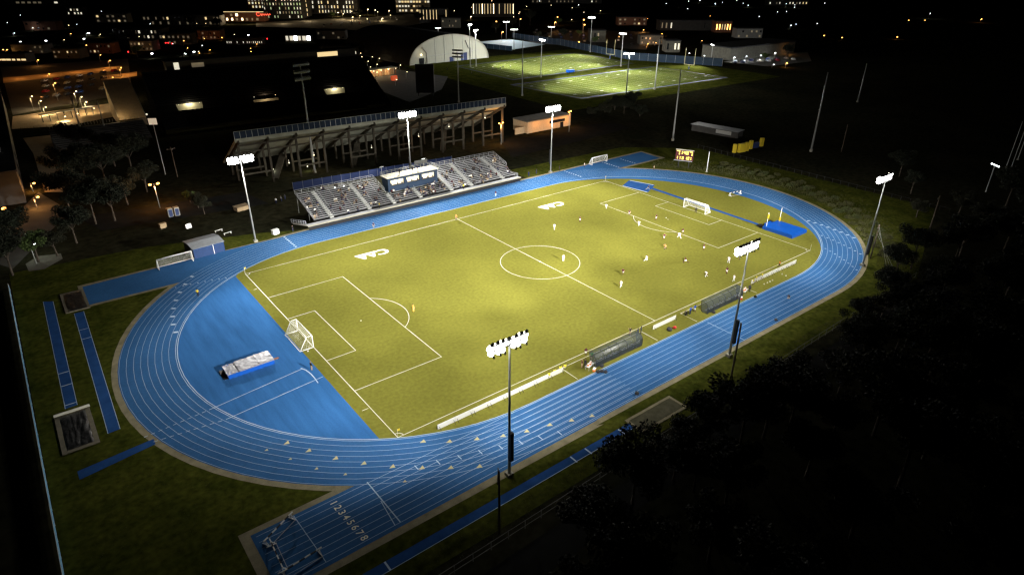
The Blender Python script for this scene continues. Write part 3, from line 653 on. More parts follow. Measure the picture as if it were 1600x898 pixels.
# ------------------------------------------------------------------ people
def figure(pose):
    "joint positions (facing +Y, feet at z=0) -> one continuous skinned body"
    J={'pelvis':(0,0,.95),'belly':(0,0,1.10),'chest':(0,.01,1.30),'neck':(0,.0,1.50),'head':(0,.02,1.62),'top':(0,.01,1.74),
       'shL':(-.19,0,1.42),'elL':(-.26,0,1.14),'wrL':(-.27,.06,.90),'haL':(-.27,.08,.80),'shR':(.19,0,1.42),'elR':(.26,0,1.14),'wrR':(.27,.06,.90),'haR':(.27,.08,.80),
       'hiL':(-.10,0,.90),'knL':(-.11,.02,.50),'anL':(-.12,-.02,.09),'toL':(-.13,.15,.05),'hiR':(.10,0,.90),'knR':(.11,.02,.50),'anR':(.12,-.02,.09),'toR':(.13,.15,.05)}
    J.update(pose)
    E=[('pelvis','belly'),('belly','chest'),('chest','neck'),('neck','head'),('head','top'),('chest','shL'),('shL','elL'),('elL','wrL'),('wrL','haL'),('chest','shR'),('shR','elR'),('elR','wrR'),('wrR','haR'),
       ('pelvis','hiL'),('hiL','knL'),('knL','anL'),('anL','toL'),('pelvis','hiR'),('hiR','knR'),('knR','anR'),('anR','toR')]
    Rd={'pelvis':.135,'belly':.13,'chest':.15,'neck':.058,'head':.10,'top':.065,'sh':.072,'el':.047,'wr':.034,'ha':.034,'hi':.098,'kn':.062,'an':.042,'to':.038}
    names=list(J); idx={n:i for i,n in enumerate(names)}
    me=bpy.data.meshes.new('skel'); me.from_pydata([J[n] for n in names],[(idx[a],idx[b]) for a,b in E],[])
    o=bpy.data.objects.new('skel',me); COL.objects.link(o)
    o.modifiers.new('Skin','SKIN'); sv=me.skin_vertices[0].data if me.skin_vertices else None
    if sv is None:
        bm=bmesh.new(); bm.from_mesh(me); bm.verts.layers.skin.verify(); bm.to_mesh(me); bm.free(); sv=me.skin_vertices[0].data
    for n,i in idx.items():
        r=Rd.get(n,Rd.get(n[:2])); sv[i].radius=(r*(1.12 if n in('chest','pelvis','belly') else 1),r*(.78 if n in('chest','pelvis','belly') else 1)); sv[i].use_root=(n=='pelvis')
    ss=o.modifiers.new('Sub','SUBSURF'); ss.levels=1; ss.render_levels=1
    bpy.context.view_layer.update()
    body=bpy.data.meshes.new_from_object(o.evaluated_get(bpy.context.evaluated_depsgraph_get())); bpy.data.objects.remove(o)
    # nearest bone for each face
    P={n:Vector(J[n]) for n in J}
    def near(c):
        best=None
        for a,b in E:
            pa,pb=P[a],P[b]; d=pb-pa; t=max(0,min(1,(c-pa).dot(d)/d.length_squared)); D=(c-(pa+d*t)).length
            if best is None or D<best[0]: best=(D,a,b,t)
        return best[1],best[2],best[3]
    reg=[]
    for f in body.polygons:
        a,b,t=near(f.center)
        if (a,b) in(('neck','head'),('head','top')): g='hair' if (f.center-P['head']).dot(P['top']-P['neck'])>.012 or (f.center.y<P['head'].y-.03 and (f.center-P['neck']).length>.10) else 'face'
        elif b in('neck','chest','belly') or b[:2]=='sh': g='shirt'
        elif a[:2]=='sh': g='shirt' if t<.75 else 'sleeve'
        elif a[:2]=='el': g='sleeve'
        elif a[:2]=='wr': g='hand'
        elif b[:2]=='hi' or (a[:2]=='hi' and t<.62): g='shorts'
        elif a[:2]=='hi': g='thigh'
        elif a[:2]=='kn': g='shin'
        else: g='foot'
        reg.append(g)
    body.materials.clear(); body.materials.append(M['skin']); body.materials.append(M['shoe'])
    for f,g in zip(body.polygons,reg): f.material_index=1 if g=='foot' else 0; f.use_smooth=True
    # a small nose keeps the face readable
    def sub(gs,off,nm):
        ids=[i for i,g in enumerate(reg) if g in gs]; vm={}; vs=[]; fs=[]
        for i in ids:
            fs.append([vm.setdefault(v,len(vm)) for v in body.polygons[i].vertices])
        vs=[None]*len(vm)
        for v,k in vm.items(): vs[k]=body.vertices[v].co+body.vertices[v].normal*off
        m=bpy.data.meshes.new(nm); m.from_pydata(vs,[],fs); m.materials.append(M['white']); m.polygons.foreach_set('use_smooth',[True]*len(fs)); m.update(); return m
    return dict(body=body,hair=sub(('hair',),.018,'hair'),shirt=sub(('shirt',),.016,'shirt'),jacket=sub(('shirt','sleeve'),.02,'jacket'),
                shorts=sub(('shorts',),.022,'shorts'),trousers=sub(('shorts','thigh','shin'),.018,'trousers'),socks=sub(('shin',),.012,'socks'))
POSES={
 'stand':{}, 
 'apart':{'knL':(-.17,.02,.49),'anL':(-.24,-.02,.09),'toL':(-.29,.12,.05),'knR':(.17,.02,.49),'anR':(.24,-.02,.09),'toR':(.29,.12,.05),'elL':(-.36,.02,1.18),'wrL':(-.42,.16,.98),'haL':(-.43,.2,.9),'elR':(.36,.02,1.18),'wrR':(.42,.16,.98),'haR':(.43,.2,.9)},
 'run':{'belly':(0,.03,1.1),'chest':(0,.09,1.30),'neck':(0,.13,1.49),'head':(0,.18,1.60),'top':(0,.19,1.72),'shL':(-.19,.11,1.42),'shR':(.19,.07,1.42),'elL':(-.28,-.12,1.22),'wrL':(-.24,.02,1.02),'haL':(-.22,.10,1.0),'elR':(.29,.28,1.20),'wrR':(.20,.42,1.34),'haR':(.18,.46,1.42),
        'knL':(-.10,.34,.70),'anL':(-.10,.20,.30),'toL':(-.10,.36,.22),'knR':(.10,-.14,.54),'anR':(.11,-.50,.34),'toR':(.11,-.56,.18)},
 'walk':{'elL':(-.27,-.10,1.15),'wrL':(-.26,-.08,.92),'haL':(-.26,-.04,.83),'elR':(.27,.10,1.16),'wrR':(.25,.24,.97),'haR':(.24,.28,.9),'knL':(-.10,.18,.52),'anL':(-.11,.26,.09),'toL':(-.11,.43,.07),'knR':(.10,-.06,.50),'anR':(.11,-.32,.14),'toR':(.11,-.18,.05)},
 'lunge':{'pelvis':(0,0,.78),'belly':(0,.04,.92),'chest':(0,.12,1.1),'neck':(0,.20,1.28),'head':(0,.26,1.38),'top':(0,.29,1.5),'shL':(-.19,.16,1.2),'shR':(.19,.12,1.2),'elL':(-.4,.1,1.05),'wrL':(-.55,.25,.95),'haL':(-.6,.3,.93),'elR':(.4,.0,1.08),'wrR':(.58,-.05,.98),'haR':(.64,-.06,.95),'hiL':(-.1,.02,.74),'hiR':(.1,-.02,.74),
        'knL':(-.14,.42,.52),'anL':(-.15,.40,.1),'toL':(-.15,.58,.05),'knR':(.14,-.30,.42),'anR':(.2,-.66,.16),'toR':(.2,-.6,.04)},
 'crouch':{'pelvis':(0,-.15,.42),'belly':(0,-.08,.55),'chest':(0,.06,.72),'neck':(0,.16,.88),'head':(0,.22,.98),'top':(0,.24,1.1),'shL':(-.18,.1,.82),'shR':(.18,.1,.82),'elL':(-.26,.3,.62),'wrL':(-.12,.46,.72),'haL':(-.08,.5,.78),'elR':(.26,.3,.62),'wrR':(.12,.46,.72),'haR':(.08,.5,.78),'hiL':(-.1,-.12,.4),'hiR':(.1,-.12,.4),
        'knL':(-.2,.3,.5),'anL':(-.16,.05,.1),'toL':(-.2,.22,.05),'knR':(.18,.2,.14),'anR':(.16,-.22,.1),'toR':(.16,-.3,.06)},
 'sit':{'pelvis':(0,0,.56),'belly':(0,.02,.70),'chest':(0,.06,.90),'neck':(0,.08,1.10),'head':(0,.11,1.22),'top':(0,.10,1.34),'shL':(-.19,.06,1.02),'shR':(.19,.06,1.02),'elL':(-.25,.14,.78),'wrL':(-.14,.34,.70),'haL':(-.10,.40,.68),'elR':(.25,.14,.78),'wrR':(.14,.34,.70),'haR':(.10,.40,.68),'hiL':(-.1,.04,.54),'hiR':(.1,.04,.54),
        'knL':(-.13,.44,.52),'anL':(-.13,.40,.10),'toL':(-.14,.56,.05),'knR':(.13,.44,.52),'anR':(.13,.40,.10),'toR':(.14,.56,.05)},
 'point':{'elR':(.40,.12,1.52),'wrR':(.52,.18,1.74),'haR':(.56,.2,1.84),'elL':(-.3,.02,1.16),'wrL':(-.2,.2,1.1),'haL':(-.15,.24,1.1)}}
FIG={k:figure(v) for k,v in POSES.items()}
def part_of(root, name, me, m=None, slot=0):
    o=bpy.data.objects.new(name,me); COL.objects.link(o); o.parent=root
    if m is not None: o.material_slots[slot].link='OBJECT'; o.material_slots[slot].material=m
    return o
SKINS=[mat('skin_light',(.50,.31,.22),.6),mat('skin_mid',(.30,.17,.10),.6),mat('skin_deep',(.10,.055,.035),.6)]
def person(loc, rz, pose, top, bottom, label, group=None, long=False, jacket=False, socks=None, hair=None, skin=None, name='person', sc=1.0, simple=False):
    F=FIG[pose]; o=bpy.data.objects.new(name,F['body']); COL.objects.link(o); o.location=loc; o.rotation_euler=(0,0,rz); o.scale=(sc,)*3
    o.material_slots[0].link='OBJECT'; o.material_slots[0].material=skin or random.choice(SKINS)
    tag(o,label,'person',group)
    part_of(o,'jacket' if jacket else 'shirt',F['jacket' if jacket else 'shirt'],cloth(top))
    part_of(o,'trousers' if long else 'shorts',F['trousers' if long else 'shorts'],cloth(bottom))
    if socks and not long: part_of(o,'socks',F['socks'],cloth(socks))
    part_of(o,'hair',F['hair'],cloth(hair or random.choice(['hairdark','hairdark','hairbrown','hairfair'])))
    return o
def ground_person(px,py,rz,*a,z=.02,**k):
    c=G(px,py,z); return person((c.x,c.y,z),rz,*a,**k)
D=lambda d: radians(d)
GW='players in white kit'; GD='players in dark shirts and white shorts'
for px,py,r,po,l in((866,359,-60,'walk','player in white walking alone left of the dark player nearest the far penalty corner'),
 (947,327,120,'run','player in pale kit at the far corner of the right penalty box'),
 (998,354,100,'run','player in white on the arc of the right penalty box'),
 (1009,409,-130,'run','player in white running between the referee and the near touchline'),
 (970,449,80,'walk','player in white level with the dark player nearest the halfway line'),
 (880,408,-40,'stand','player in white standing inside the centre circle'),
 (1103,434,70,'run','player in white nearest the loose ball, in front of the near right floodlight'),
 (1138,411,90,'apart','player in white just left of the right near floodlight pole'),
 (1146,440,60,'walk','player in white nearest the right team shelter'),
 (1061,372,-20,'lunge','player in white challenging a dark player on the edge of the right penalty box')):
    ground_person(px,py,D(r),po,'lightblue' if px==947 else 'white','white',l,GW,socks='white')
for px,py,r,po,l in((906,347,-100,'stand','player in dark shirt standing alone level with the far painted letters'),
 (983,337,110,'run','player in dark shirt just outside the far part of the right penalty box'),
 (1025,344,60,'walk','player in dark shirt between the arc and the right goal area'),
 (1066,366,160,'run','player in dark shirt challenged by a white player on the penalty box edge'),
 (1037,375,-90,'run','player in dark shirt just behind the orange referee'),
 (1071,411,30,'lunge','player in dark shirt stretching low near the right penalty box corner'),
 (1099,391,-120,'apart','player in dark shirt outside the near corner of the right penalty box'),
 (1155,407,100,'run','player in dark shirt under the lamps of the right near floodlight'),
 (1135,428,-70,'walk','player in dark shirt between two white players left of the right near floodlight pole'),
 (973,430,110,'run','player in dark shirt nearest the halfway line')):
    ground_person(px,py,D(r),po,'maroon','white',l,GD,socks='maroon')
ground_person(1039,391,D(70),'run','orange','black','referee in orange shirt and black shorts running in midfield','match officials',socks='black')
ground_person(713,344,D(180),'stand','orange','black','assistant referee in orange shirt on the far touchline at halfway','match officials',socks='black')
ground_person(1217,418,D(20),'walk','orange','black','assistant referee in orange shirt on the near right touchline by the boards','match officials',socks='black')
ground_person(646,487,D(-80),'stand','amber','amber','goalkeeper in amber kit standing outside the left penalty arc',socks='amber')
ground_person(1087,333,D(100),'apart','black','black','goalkeeper in dark kit standing in the mouth of the right goal',socks='black')
ground_person(310,463,D(-30),'stand','yellow','black','ball kid in yellow shirt standing on the lanes near the blue shed',long=True)
ground_person(487,578,D(-80),'stand','black','beige','ball kid in black jacket and beige trousers behind the left goal',long=True,jacket=True)
ground_person(584,357,D(180),'stand','navy','grey','person in navy top standing on the track before the left half of the bleacher',long=True)
ground_person(774.5,307,D(180),'stand','maroon','lightblue','person in maroon top standing on the track before the right half of the bleacher',long=True)
ground_person(1012,297,D(-150),'lunge','black','grey','person in black bending over at the blue fan behind the right goal line',long=True)
ground_person(1141,305,D(-110),'crouch','black','black','crouching person in black at the barrier on the far bend',long=True)
ground_person(1021.5,266.5,D(-120),'stand','beige','black','person in beige top on the grass before the scoreboard',z=0,long=True)
ground_person(913,262,D(-150),'stand','white','black','person in white top left of the right practice goal',z=0,long=True)
ground_person(874,267,D(-150),'stand','black','black','person in black beside the right far floodlight pole',z=0,long=True)
ground_person(1232,467,D(90),'crouch','black','beige','photographer in black kneeling on the near right lanes',long=True,jacket=True)
# warm-up substitutes leaning on the boards
for px,py,l in((858,590,'substitute in yellow bib at the shelter end of the left boards, leftmost of four'),(867,585,'substitute in yellow bib second from the left on the left boards'),(876,580,'substitute in yellow bib third from the left on the left boards'),(883,577,'substitute in yellow bib closest to the left team shelter')):
    ground_person(px,py+1,D(-10),'sit','yellow','white',l,'substitutes in yellow bibs',hair='hairdark')
for px,py,l in((1176,446,'substitute in pale yellow bib nearest the right shelter, behind the right boards'),(1181,441,'substitute in pale yellow bib in the middle of the trio behind the right boards'),(1190,437,'substitute in pale yellow bib farthest right of the trio at the right boards')):
    ground_person(px,py,D(30),'stand','yellow','white',l,'substitutes in pale yellow bibs')
for px,py,r,po,t_,b_,l,lg in((915,556,-20,'stand','maroon','white','substitute in maroon warming up left of the left shelter on the touchline',False),
 (909,575,60,'stand','maroon','beige','coach in maroon top and beige shorts beside the drinks table',False),(914,573.5,80,'stand','black','black','staff member in black next to the coach in beige shorts',True),
 (924,562,120,'walk','green','black','person in green bib at the left end of the left shelter',False),
 (984,524,160,'point','black','beige','coach in black shirt on the touchline above the left shelter',False),
 (996,525,20,'stand','navy','navy','staff member in navy at the right end of the left shelter, left of two',True),(1001,522,40,'stand','navy','black','staff member in navy at the right end of the left shelter, right of two',True),
 (1072,493,30,'crouch','black','black','coach in black squatting left of the two blue tops by the right shelter',True),(1078,491,10,'stand','blue','navy','staff member in blue top standing beside the squatting coach',True),(1085,488,-30,'walk','blue','white','staff member in blue top and white shorts beside the right shelter',False),
 (1170.5,456,90,'stand','charcoal','black','person in charcoal clothes right of the right shelter drinks table',True)):
    ground_person(px,py,D(r),po,t_,b_,l,'team staff and substitutes',long=lg,jacket=lg)
# bags, coolers, drinks tables
def table(px,py,l):
    c=G(px,py); t=thing('drinks_table',l,'table',(c.x,c.y,.015),.3)
    MB().span((-.9,-.4,.68),(.9,.4,.74)).build('table_top','wm',t)
    for sx in(-.8,.8):
        for sy in(-.32,.32): MB().tube((sx,sy,0),(sx,sy,.68),.025,n=6).build('leg','alu',t)
    for i,(x,y) in enumerate(((-.5,.05),(0,-.1),(.5,.08))):
        tag(MB().tube((0,0,0),(0,0,.34),.15,.17,10,0).tube((0,0,.34),(0,0,.42),.175,.15,10,1).build('drinks_cooler',[cloth('orange'),M['wm']],None,True,(c.x+x*cos(.3)-y*sin(.3),c.y+x*sin(.3)+y*cos(.3),.755)),['left','middle','right'][i]+' orange drinks cooler on the table of the '+' '.join(l.split('of the ')[-1].split()[:1])+' shelter','cooler')
table(921,575,'white drinks table beside the left end of the left team shelter'); table(1163,458,'white drinks table beyond the right end of the right team shelter')
for px,py,c_,l in((928.5,579,'orange','orange ice chest on the grass below the left drinks table'),(1158,467,'red','red ice chest below the right shelter drinks table')):
    c=G(px,py); t=tag(MB().box((0,0,.2),(.7,.42,.4)).build('ice_chest',[cloth(c_)],None,False,(c.x,c.y,.015),.5),l,'cooler'); MB().box((0,0,.43),(.72,.44,.06)).build('lid','wm',t)
for px,py,r,l in((934,582,.5,'black kit bag on the lane edge, leftmost of three by the left shelter'),(940,581,.3,'black kit bag on the lane edge, middle of three by the left shelter'),(946,582.5,.6,'black kit bag on the lane edge, rightmost of three by the left shelter'),(940,573,.2,'black kit bag against the back of the left shelter'),(1046,516,.9,'large black equipment bag behind the lone white board'),(1054,513,.4,'black and red bag lying beside the large equipment bag'),(1180,465,.6,'dark green bag on the lane edge beyond the right shelter'),(995,616,.8,'dark backpack lying on the outer near lanes by the kerb'),(1212,501,.5,'black bin bag standing on the outer kerb near the wood'),(1115,489,.5,'black bag at the left foot of the right shelter')):
    c=G(px,py); s=1.5 if px==1046 else 1
    b=MB().ball((0,0,.22),.36*s,10,6,0,.62).ball((.3*s,0,.2),.24*s,8,5,0,.8).bar((-.2,0,.42),(.2,0,.42),.05,.06)
    tag(b.build('kit_bag',[cloth('red') if px==1054 else cloth('charcoal' if px!=1180 else 'green')] if px!=1180 else [M['leafA']],None,True,(c.x,c.y,.02),r),l,'bag')
for i,(px,py) in enumerate(((1194,444),(1199,442),(1203,440),(1207,438),(1222,428.5),(1228,431))):
    c=G(px,py); tag(MB().tube((0,0,0),(0,0,.02),.16,.16,8).tube((0,0,.02),(0,0,.22),.11,.03,8).build('marker_cone','white',None,True,(c.x,c.y,.013)),f'small white marker cone on the grass behind the right boards, {ordn(i)} from the shelter','cone','white marker cones')
# spectators
blocks=[(-32.0,-28.3,15,'far left bleacher block'),(-26.6,-17.5,15,'wide left bleacher block'),(-15.8,-9.6,15,'bleacher block left of the press box'),(-8.2,-1.3,6,'block under the left press window'),(.3,9.0,6,'block under the right press window'),(10.8,16.4,15,'bleacher block right of the press box'),(18.0,28.2,15,'wide right bleacher block'),(29.8,33.8,15,'far right bleacher block')]
counts=[11,22,17,16,24,18,34,12]
cols=['white','grey','navy','charcoal','black','charcoal','black','beige','navy','brown','maroon','black','white','charcoal','navy','grey']
rs=random.Random(21)
for (x0,x1,n,bn),cnt in zip(blocks,counts):
    used=[]; k=0; tries=0
    while k<cnt and tries<900:
        tries+=1
        i=min(n-1,int(rs.betavariate(1.1,1.3)*n)) if n>6 else rs.randrange(n)
        x=rs.uniform(x0,x1)
        if used and rs.random()<.45: i,x=used[-1][0],used[-1][1]+rs.choice([-.55,.55])
        if not(x0<x<x1) or any(u[0]==i and abs(u[1]-x)<.5 for u in used): continue
        for _ in range(40):
            c=rs.choice(cols); jk=rs.random()<.6
            l=f"spectator in {c} {'jacket' if jk else 'shirt'}, {ordn(i)} row of the {bn}"
            if l not in LABELS: break
        else: continue
        used.append((i,x)); k+=1; y,z=rowyz(i)
        person((x,y+.14,z-.45),pi+rs.uniform(-.4,.4),'sit',c,rs.choice(['navy','black','charcoal','beige','grey']),l,'spectators on the bleacher',long=True,jacket=jk)
for x,y,z,r,l in((-14.2,51.3,1.22,1.2,'steward in yellow vest standing on the front walkway of the bleacher, left half'),(13.4,51.2,1.22,2.2,'steward in yellow vest standing on the front walkway right of the press box')):
    person((x,y,z),r,'stand','yellow','black',l,'stewards',long=True)
for i,(x,c,s) in enumerate(((-3.5,'black','left of the trio'),(.8,'charcoal','in the middle of the trio'),(2.4,'navy','right of the trio'))):
    person((x,58.6,7.12),pi,'stand',c,'black',f'camera operator in {c} on the press box roof, {s}','camera operators',long=True,jacket=True)
for px,py,c,l in((432,318,'white','person in white top on the dark path left of the bleacher'),(446,312,'charcoal','person in charcoal jacket left of the bleacher, nearer the rail'),(440,315,'grey','person in grey top between two others left of the bleacher'),(458,362,'black','person in black beside the left ramp of the bleacher'),(826,276,'navy','person in navy at the right ramp end of the bleacher'),(838,272,'charcoal','person in charcoal on the grass between bleacher and far floodlight')):
    ground_person(px,py,rs.uniform(0,6),'stand',c,'navy',l,'people walking by the bleacher',z=0,long=True,jacket=True)
# ------------------------------------------------------------------ equipment around the track
t=thing('storage_shed','blue storage shed with a pale grey roof beside the far left chute','shed',(-59.4,52.9,0),.10)
MB().span((-3.5,-3.1,0),(3.5,3.1,2.45)).build('wall','bluep',t)
for i,(y0,y1,z0,z1) in enumerate(((-3.3,0,2.5,3.0),(0,3.3,3.0,2.5))):
    MB().add([(-3.7,y0,z0),(3.7,y0,z0),(3.7,y1,z1),(-3.7,y1,z1),(-3.7,y0,z0-.1),(3.7,y0,z0-.1),(3.7,y1,z1-.1),(-3.7,y1,z1-.1)],[(0,1,2,3),(7,6,5,4),(0,4,5,1),(1,5,6,2),(2,6,7,3),(3,7,4,0)]).build('roof','greyroof',t)
MB().span((.95,-3.16,0),(1.05,-3.1,2.4)).build('door_post','wm',t); MB().span((-2.6,-3.14,.05),(.8,-3.1,2.1)).build('door','bluep',t)
for i,(px,py,l) in enumerate(((267,338,'portable toilet with pale roof, left one of the pair on the dark lawn'),(277,336,'portable toilet with pale roof, right one of the pair on the dark lawn'))):
    c=G(px,py); t=thing('portable_toilet',l,'toilet',(c.x,c.y,0),.1)
    MB().span((-.6,-.6,0),(.6,.6,2.1)).build('cabin','greywall',t); MB().span((-.45,-.63,.1),(.45,-.6,1.95)).build('door','navy',t); MB().prism([(-.62,-.62),(.62,-.62),(.62,.62),(-.62,.62)],2.1,2.3).build('roof','creamroof',t)
for px,py,l in((295,356,'pale folded sign board standing on the dark lawn behind the shed'),(342,362,'low white bench on the lawn right of the shed'),(356,366,'second white bench on the lawn nearest the track by the shed'),(255,356,'pale low crate on the dark lawn left of the toilets'),(378,328,'pale trailer box on the dark lawn near the left far floodlight'),(431,366,'white equipment bin on the grass left of the bleacher ramp')):
    c=G(px,py); n='bench' if 'bench' in l else ('equipment_bin' if 'bin' in l else ('sign_board' if 'sign' in l else 'crate')); s=2.2 if 'trailer' in l else 1
    b=MB()
    if n=='bench': b.span((-1,-.15,.42),(1,.15,.48)).span((-.9,-.12,0),(-.8,.12,.42)).span((.8,-.12,0),(.9,.12,.42))
    elif n=='sign_board': b.add([(-.7,-.35,0),(.7,-.35,0),(.7,0,1.1),(-.7,0,1.1)],[(0,1,2,3)]).add([(-.7,.35,0),(.7,.35,0),(.7,0.02,1.1),(-.7,0.02,1.1)],[(3,2,1,0)])
    else: b.span((-.8*s,-.5*s,.15),(.8*s,.5*s,1.2)).span((-.85*s,-.55*s,1.2),(.85*s,.55*s,1.3)).span((-.6*s,-.4*s,0),(.6*s,.4*s,.15))
    tag(b.build(n,'wm' if n!='crate' else 'tan',None,False,(c.x,c.y,0),.2),l,n.replace('_',' '))
# scoreboard
c=(87.3,29.0); t=thing('scoreboard','lit scoreboard with amber digits on two posts beyond the far right bend','scoreboard',(c[0],c[1],0),radians(-78)+pi/2-pi/2)
rzs=radians(-62); t.rotation_euler=(0,0,rzs)   # local -Y faces the pitch
for x in(-1.7,1.7): MB().tube((x,0,0),(x,0,2.4),.14,n=8).build('post','darkmetal',t)
MB().span((-2.9,-.15,2.5),(2.9,.25,6.1)).build('board','boardface',t)
MB().span((-3.0,-.22,5.85),(3.0,-.16,6.15)).build('header','creamroof',t); MB().span((-3.3,-.22,2.25),(2.7,-.16,2.5)).build('footer','greyroof',t)
SEG={'7':'abc','1':'bc','0':'abcdef','2':'abged','3':'abgcd','5':'afgcd','4':'fgbc','9':'abcdfg',':':''}
def seg(ch,x,z,w,h,th):
    b=MB(); y0,y1=-.185,-.155; s=SEG[ch]
    if 'a' in s: b.span((x,y0,z+h-th),(x+w,y1,z+h))
    if 'd' in s: b.span((x,y0,z),(x+w,y1,z+th))
    if 'g' in s: b.span((x,y0,z+h/2-th/2),(x+w,y1,z+h/2+th/2))
    for k,xx,zz in(('f',x,z+h/2),('b',x+w-th,z+h/2),('e',x,z),('c',x+w-th,z)):
        if k in s: b.span((xx,y0,zz+th*.4),(xx+th,y1,zz+h/2-th*.4))
    return b
for ch,x,z,w,h in(('7',-2.6,4.2,1.0,1.45),('1',-1.2,4.5,.5,1.1),('4',-.35,4.5,.7,1.1),('2',.5,4.5,.7,1.1),('7',1.55,4.2,1.0,1.45),('1',-2.6,2.8,.5,1.0),('1',-1.7,2.8,.5,1.0),('0',-.8,2.8,.6,.9),('1',.5,2.8,.4,1.0),('0',1.1,2.8,.55,1.0),('1',1.95,2.8,.4,1.0)):
    seg(ch,x,z,w,h,.26).build('digit','digit',t)
c=G(1104,269); t=thing('white_pole','bare white pole standing right of the scoreboard','pole',(c.x,c.y,0)); MB().tube((0,0,0),(0,0,6.8),.13,.09,8).build('shaft','wm',t,True); MB().box((0,0,.15),(.5,.5,.3)).build('base','conc',t)
# padded football sleds
for i,(px,py,m,l,ww) in enumerate(((1147,239,'yellowpad','yellow upright pad at the near end of the padded row',1.0),(1158,238,'yellowpad','low wide yellow pad beside the near end upright',3.2),(1166,236,'yellowpad','short yellow pad between the low pads of the row',1.3),(1172,233,'yellowpad','tall yellow pad in the middle of the padded row',1.2),(1180,231,'navy','navy blue pad between two yellow pads',2.8),(1189,229,'yellowpad','yellow pad at the far end of the padded row',1.3))):
    c=G(px,py); t=thing('football_pad',l,'padded block',(c.x,c.y,0),-.15,None); h=3.2 if 'upright' in l or 'tall' in l or 'far end' in l or 'short' in l else 2.0
    MB().span((-ww/2,-.5,.12),(ww/2,.5,h)).build('pad',m,t); MB().span((-ww/2-.05,-.55,0),(ww/2+.05,.55,.12)).build('base','darkmetal',t)
P0=G(1080,204);P1=G(1152,217); d=(P1-P0); t=thing('dugout_shed','long low dark shed with a pale roof edge behind the scoreboard','shed',tuple((P0+P1)/2),atan2(d.y,d.x)); w_=d.length/2
MB().span((-w_,0,0),(w_,4.5,2.6)).build('wall','darkwall',t); MB().span((-w_-.3,-.6,2.6),(w_+.3,5,2.75)).build('roof','greyroof',t); MB().span((w_*.1,-.66,1.0),(w_*.75,-.62,2.4)).build('name_board','galv',t)
# left fence with teal mesh, near fence with rails
def fence(name,label,P,Q,h,step,panel,pm_,postm,rails=2,cat='fence'):
    t=thing(name,label,cat,(0,0,0)); P=Vector(P);Q=Vector(Q); n=int((Q-P).length/step)
    if panel: MB().bar(P+Vector((0,0,h*.55)),Q+Vector((0,0,h*.55)),.03,h*.8).build('mesh_panel',pm_,t)
    for i in range(min(n,98)+1):
        p=P+(Q-P)*i/n; MB().tube(p,p+Vector((0,0,h+.1)),.045,n=5).build('post',postm,t)
    b=MB()
    for k in range(rails): b.tube(P+Vector((0,0,h-.9*k)),Q+Vector((0,0,h-.9*k)),.035,n=5)
    b.build('rail',postm,t); return t
fence('mesh_fence','teal mesh fence running along the left edge beside the outer runway',(-97.3,56,0),(-96.9,-57,0),1.5,3,True,'tealmesh','galv')
fence('rail_fence','thin rail fence between the near verge and the dark wood',(-96,-59.6,0),(60,-56.6,0),1.3,2.6,False,'','rail',2)
fence('rail_fence','thin wire fence along the weeds behind the right bend',(112,42,0),(111,-44,0),1.3,2.6,False,'','darkmetal',1)
# service paths and paved patches
def patch(name,m,*pts,z=.004): return struct(MB().poly([tuple(G(*p)[:2]) for p in pts],z),name,m)
struct(MB().poly([(-110,-66.5),(60,-63),(60,-59.3),(-110,-61.6)],-.004),'service_road','asph2')
patch('lit_footpath','conc2',(40,412),(60,400),(95,396),(98,404),(70,420),(45,424))
patch('plaza','tan',(18,202),(110,196),(200,178),(196,150),(186,160),(20,182),z=.004)
patch('walkway','tan',(36,216),(110,208),(103,222),(115,270),(98,300),(70,300),(52,240),z=.008)
patch('side_road','asph',(-40,400),(60,300),(110,330),(20,420),z=.002)
patch('car_park','asph',(0,105),(200,92),(205,130),(180,150),(20,180),z=.002)
patch('stand_path','asph2',(780,218),(830,214),(905,196),(960,192),(985,200),(900,222),(800,246),z=.004)
patch('car_park','asph',(820,68),(870,46),(1015,50),(1010,78),(870,70),z=.004)
patch('car_park','conc2',(1130,97),(1190,84),(1262,82),(1268,96),(1200,104),z=.004)
patch('car_park','asph',(480,36),(640,22),(700,30),(620,44),(500,48),z=.004)
patch('ticket_plaza','asph',(550,118),(600,106),(700,120),(690,140),(640,160),(590,140),z=.004)
patch('back_road','asph2',(120,340),(380,300),(420,318),(160,360),z=.002)
# ------------------------------------------------------------------ practice fields
F2=[(141.5,190.2),(145,140.8),(259.3,137),(258.3,190)]; F1=[(153,207),(156,268),(265,273),(259,212)]
rg=random.Random(3)
struct(MB().poly([(118,120),(290,118),(300,292),(128,300)],.002),'practice_ground','lawn')
for k,F in enumerate((F2,F1)):
    struct(MB().poly(F,.010),'practice_field','field')
    P=[Vector((x,y,0)) for x,y in F]; b=MB()
    def uv(u,v): a=P[0]+(P[3]-P[0])*u; c=P[1]+(P[2]-P[1])*u; q=a+(c-a)*v; return (q.x,q.y)
    for i in range(23):
        u=.04+.92*i/22; b.strip([uv(u,.02),uv(u,.98)],.15 if i%2==0 else .11,.016)
        if i%2==0:
            for v in(.17,.83): b.strip([uv(u-.009,v),uv(u+.009,v)],1.0,.018)
    struct(b,'yard_lines','fieldline')
    b=MB().strip([uv(-.01,-.03),uv(1.01,-.03),uv(1.01,1.03),uv(-.01,1.03)],2.4,.013,0,True); struct(b,'field_border','screenblue')
C=[G(745,66),G(795,61),G(852,70),G(800,78)]
struct(MB().poly([(p.x,p.y) for p in C],.012),'hockey_turf',mat('pale_blue_turf',(.36,.46,.50),.8))
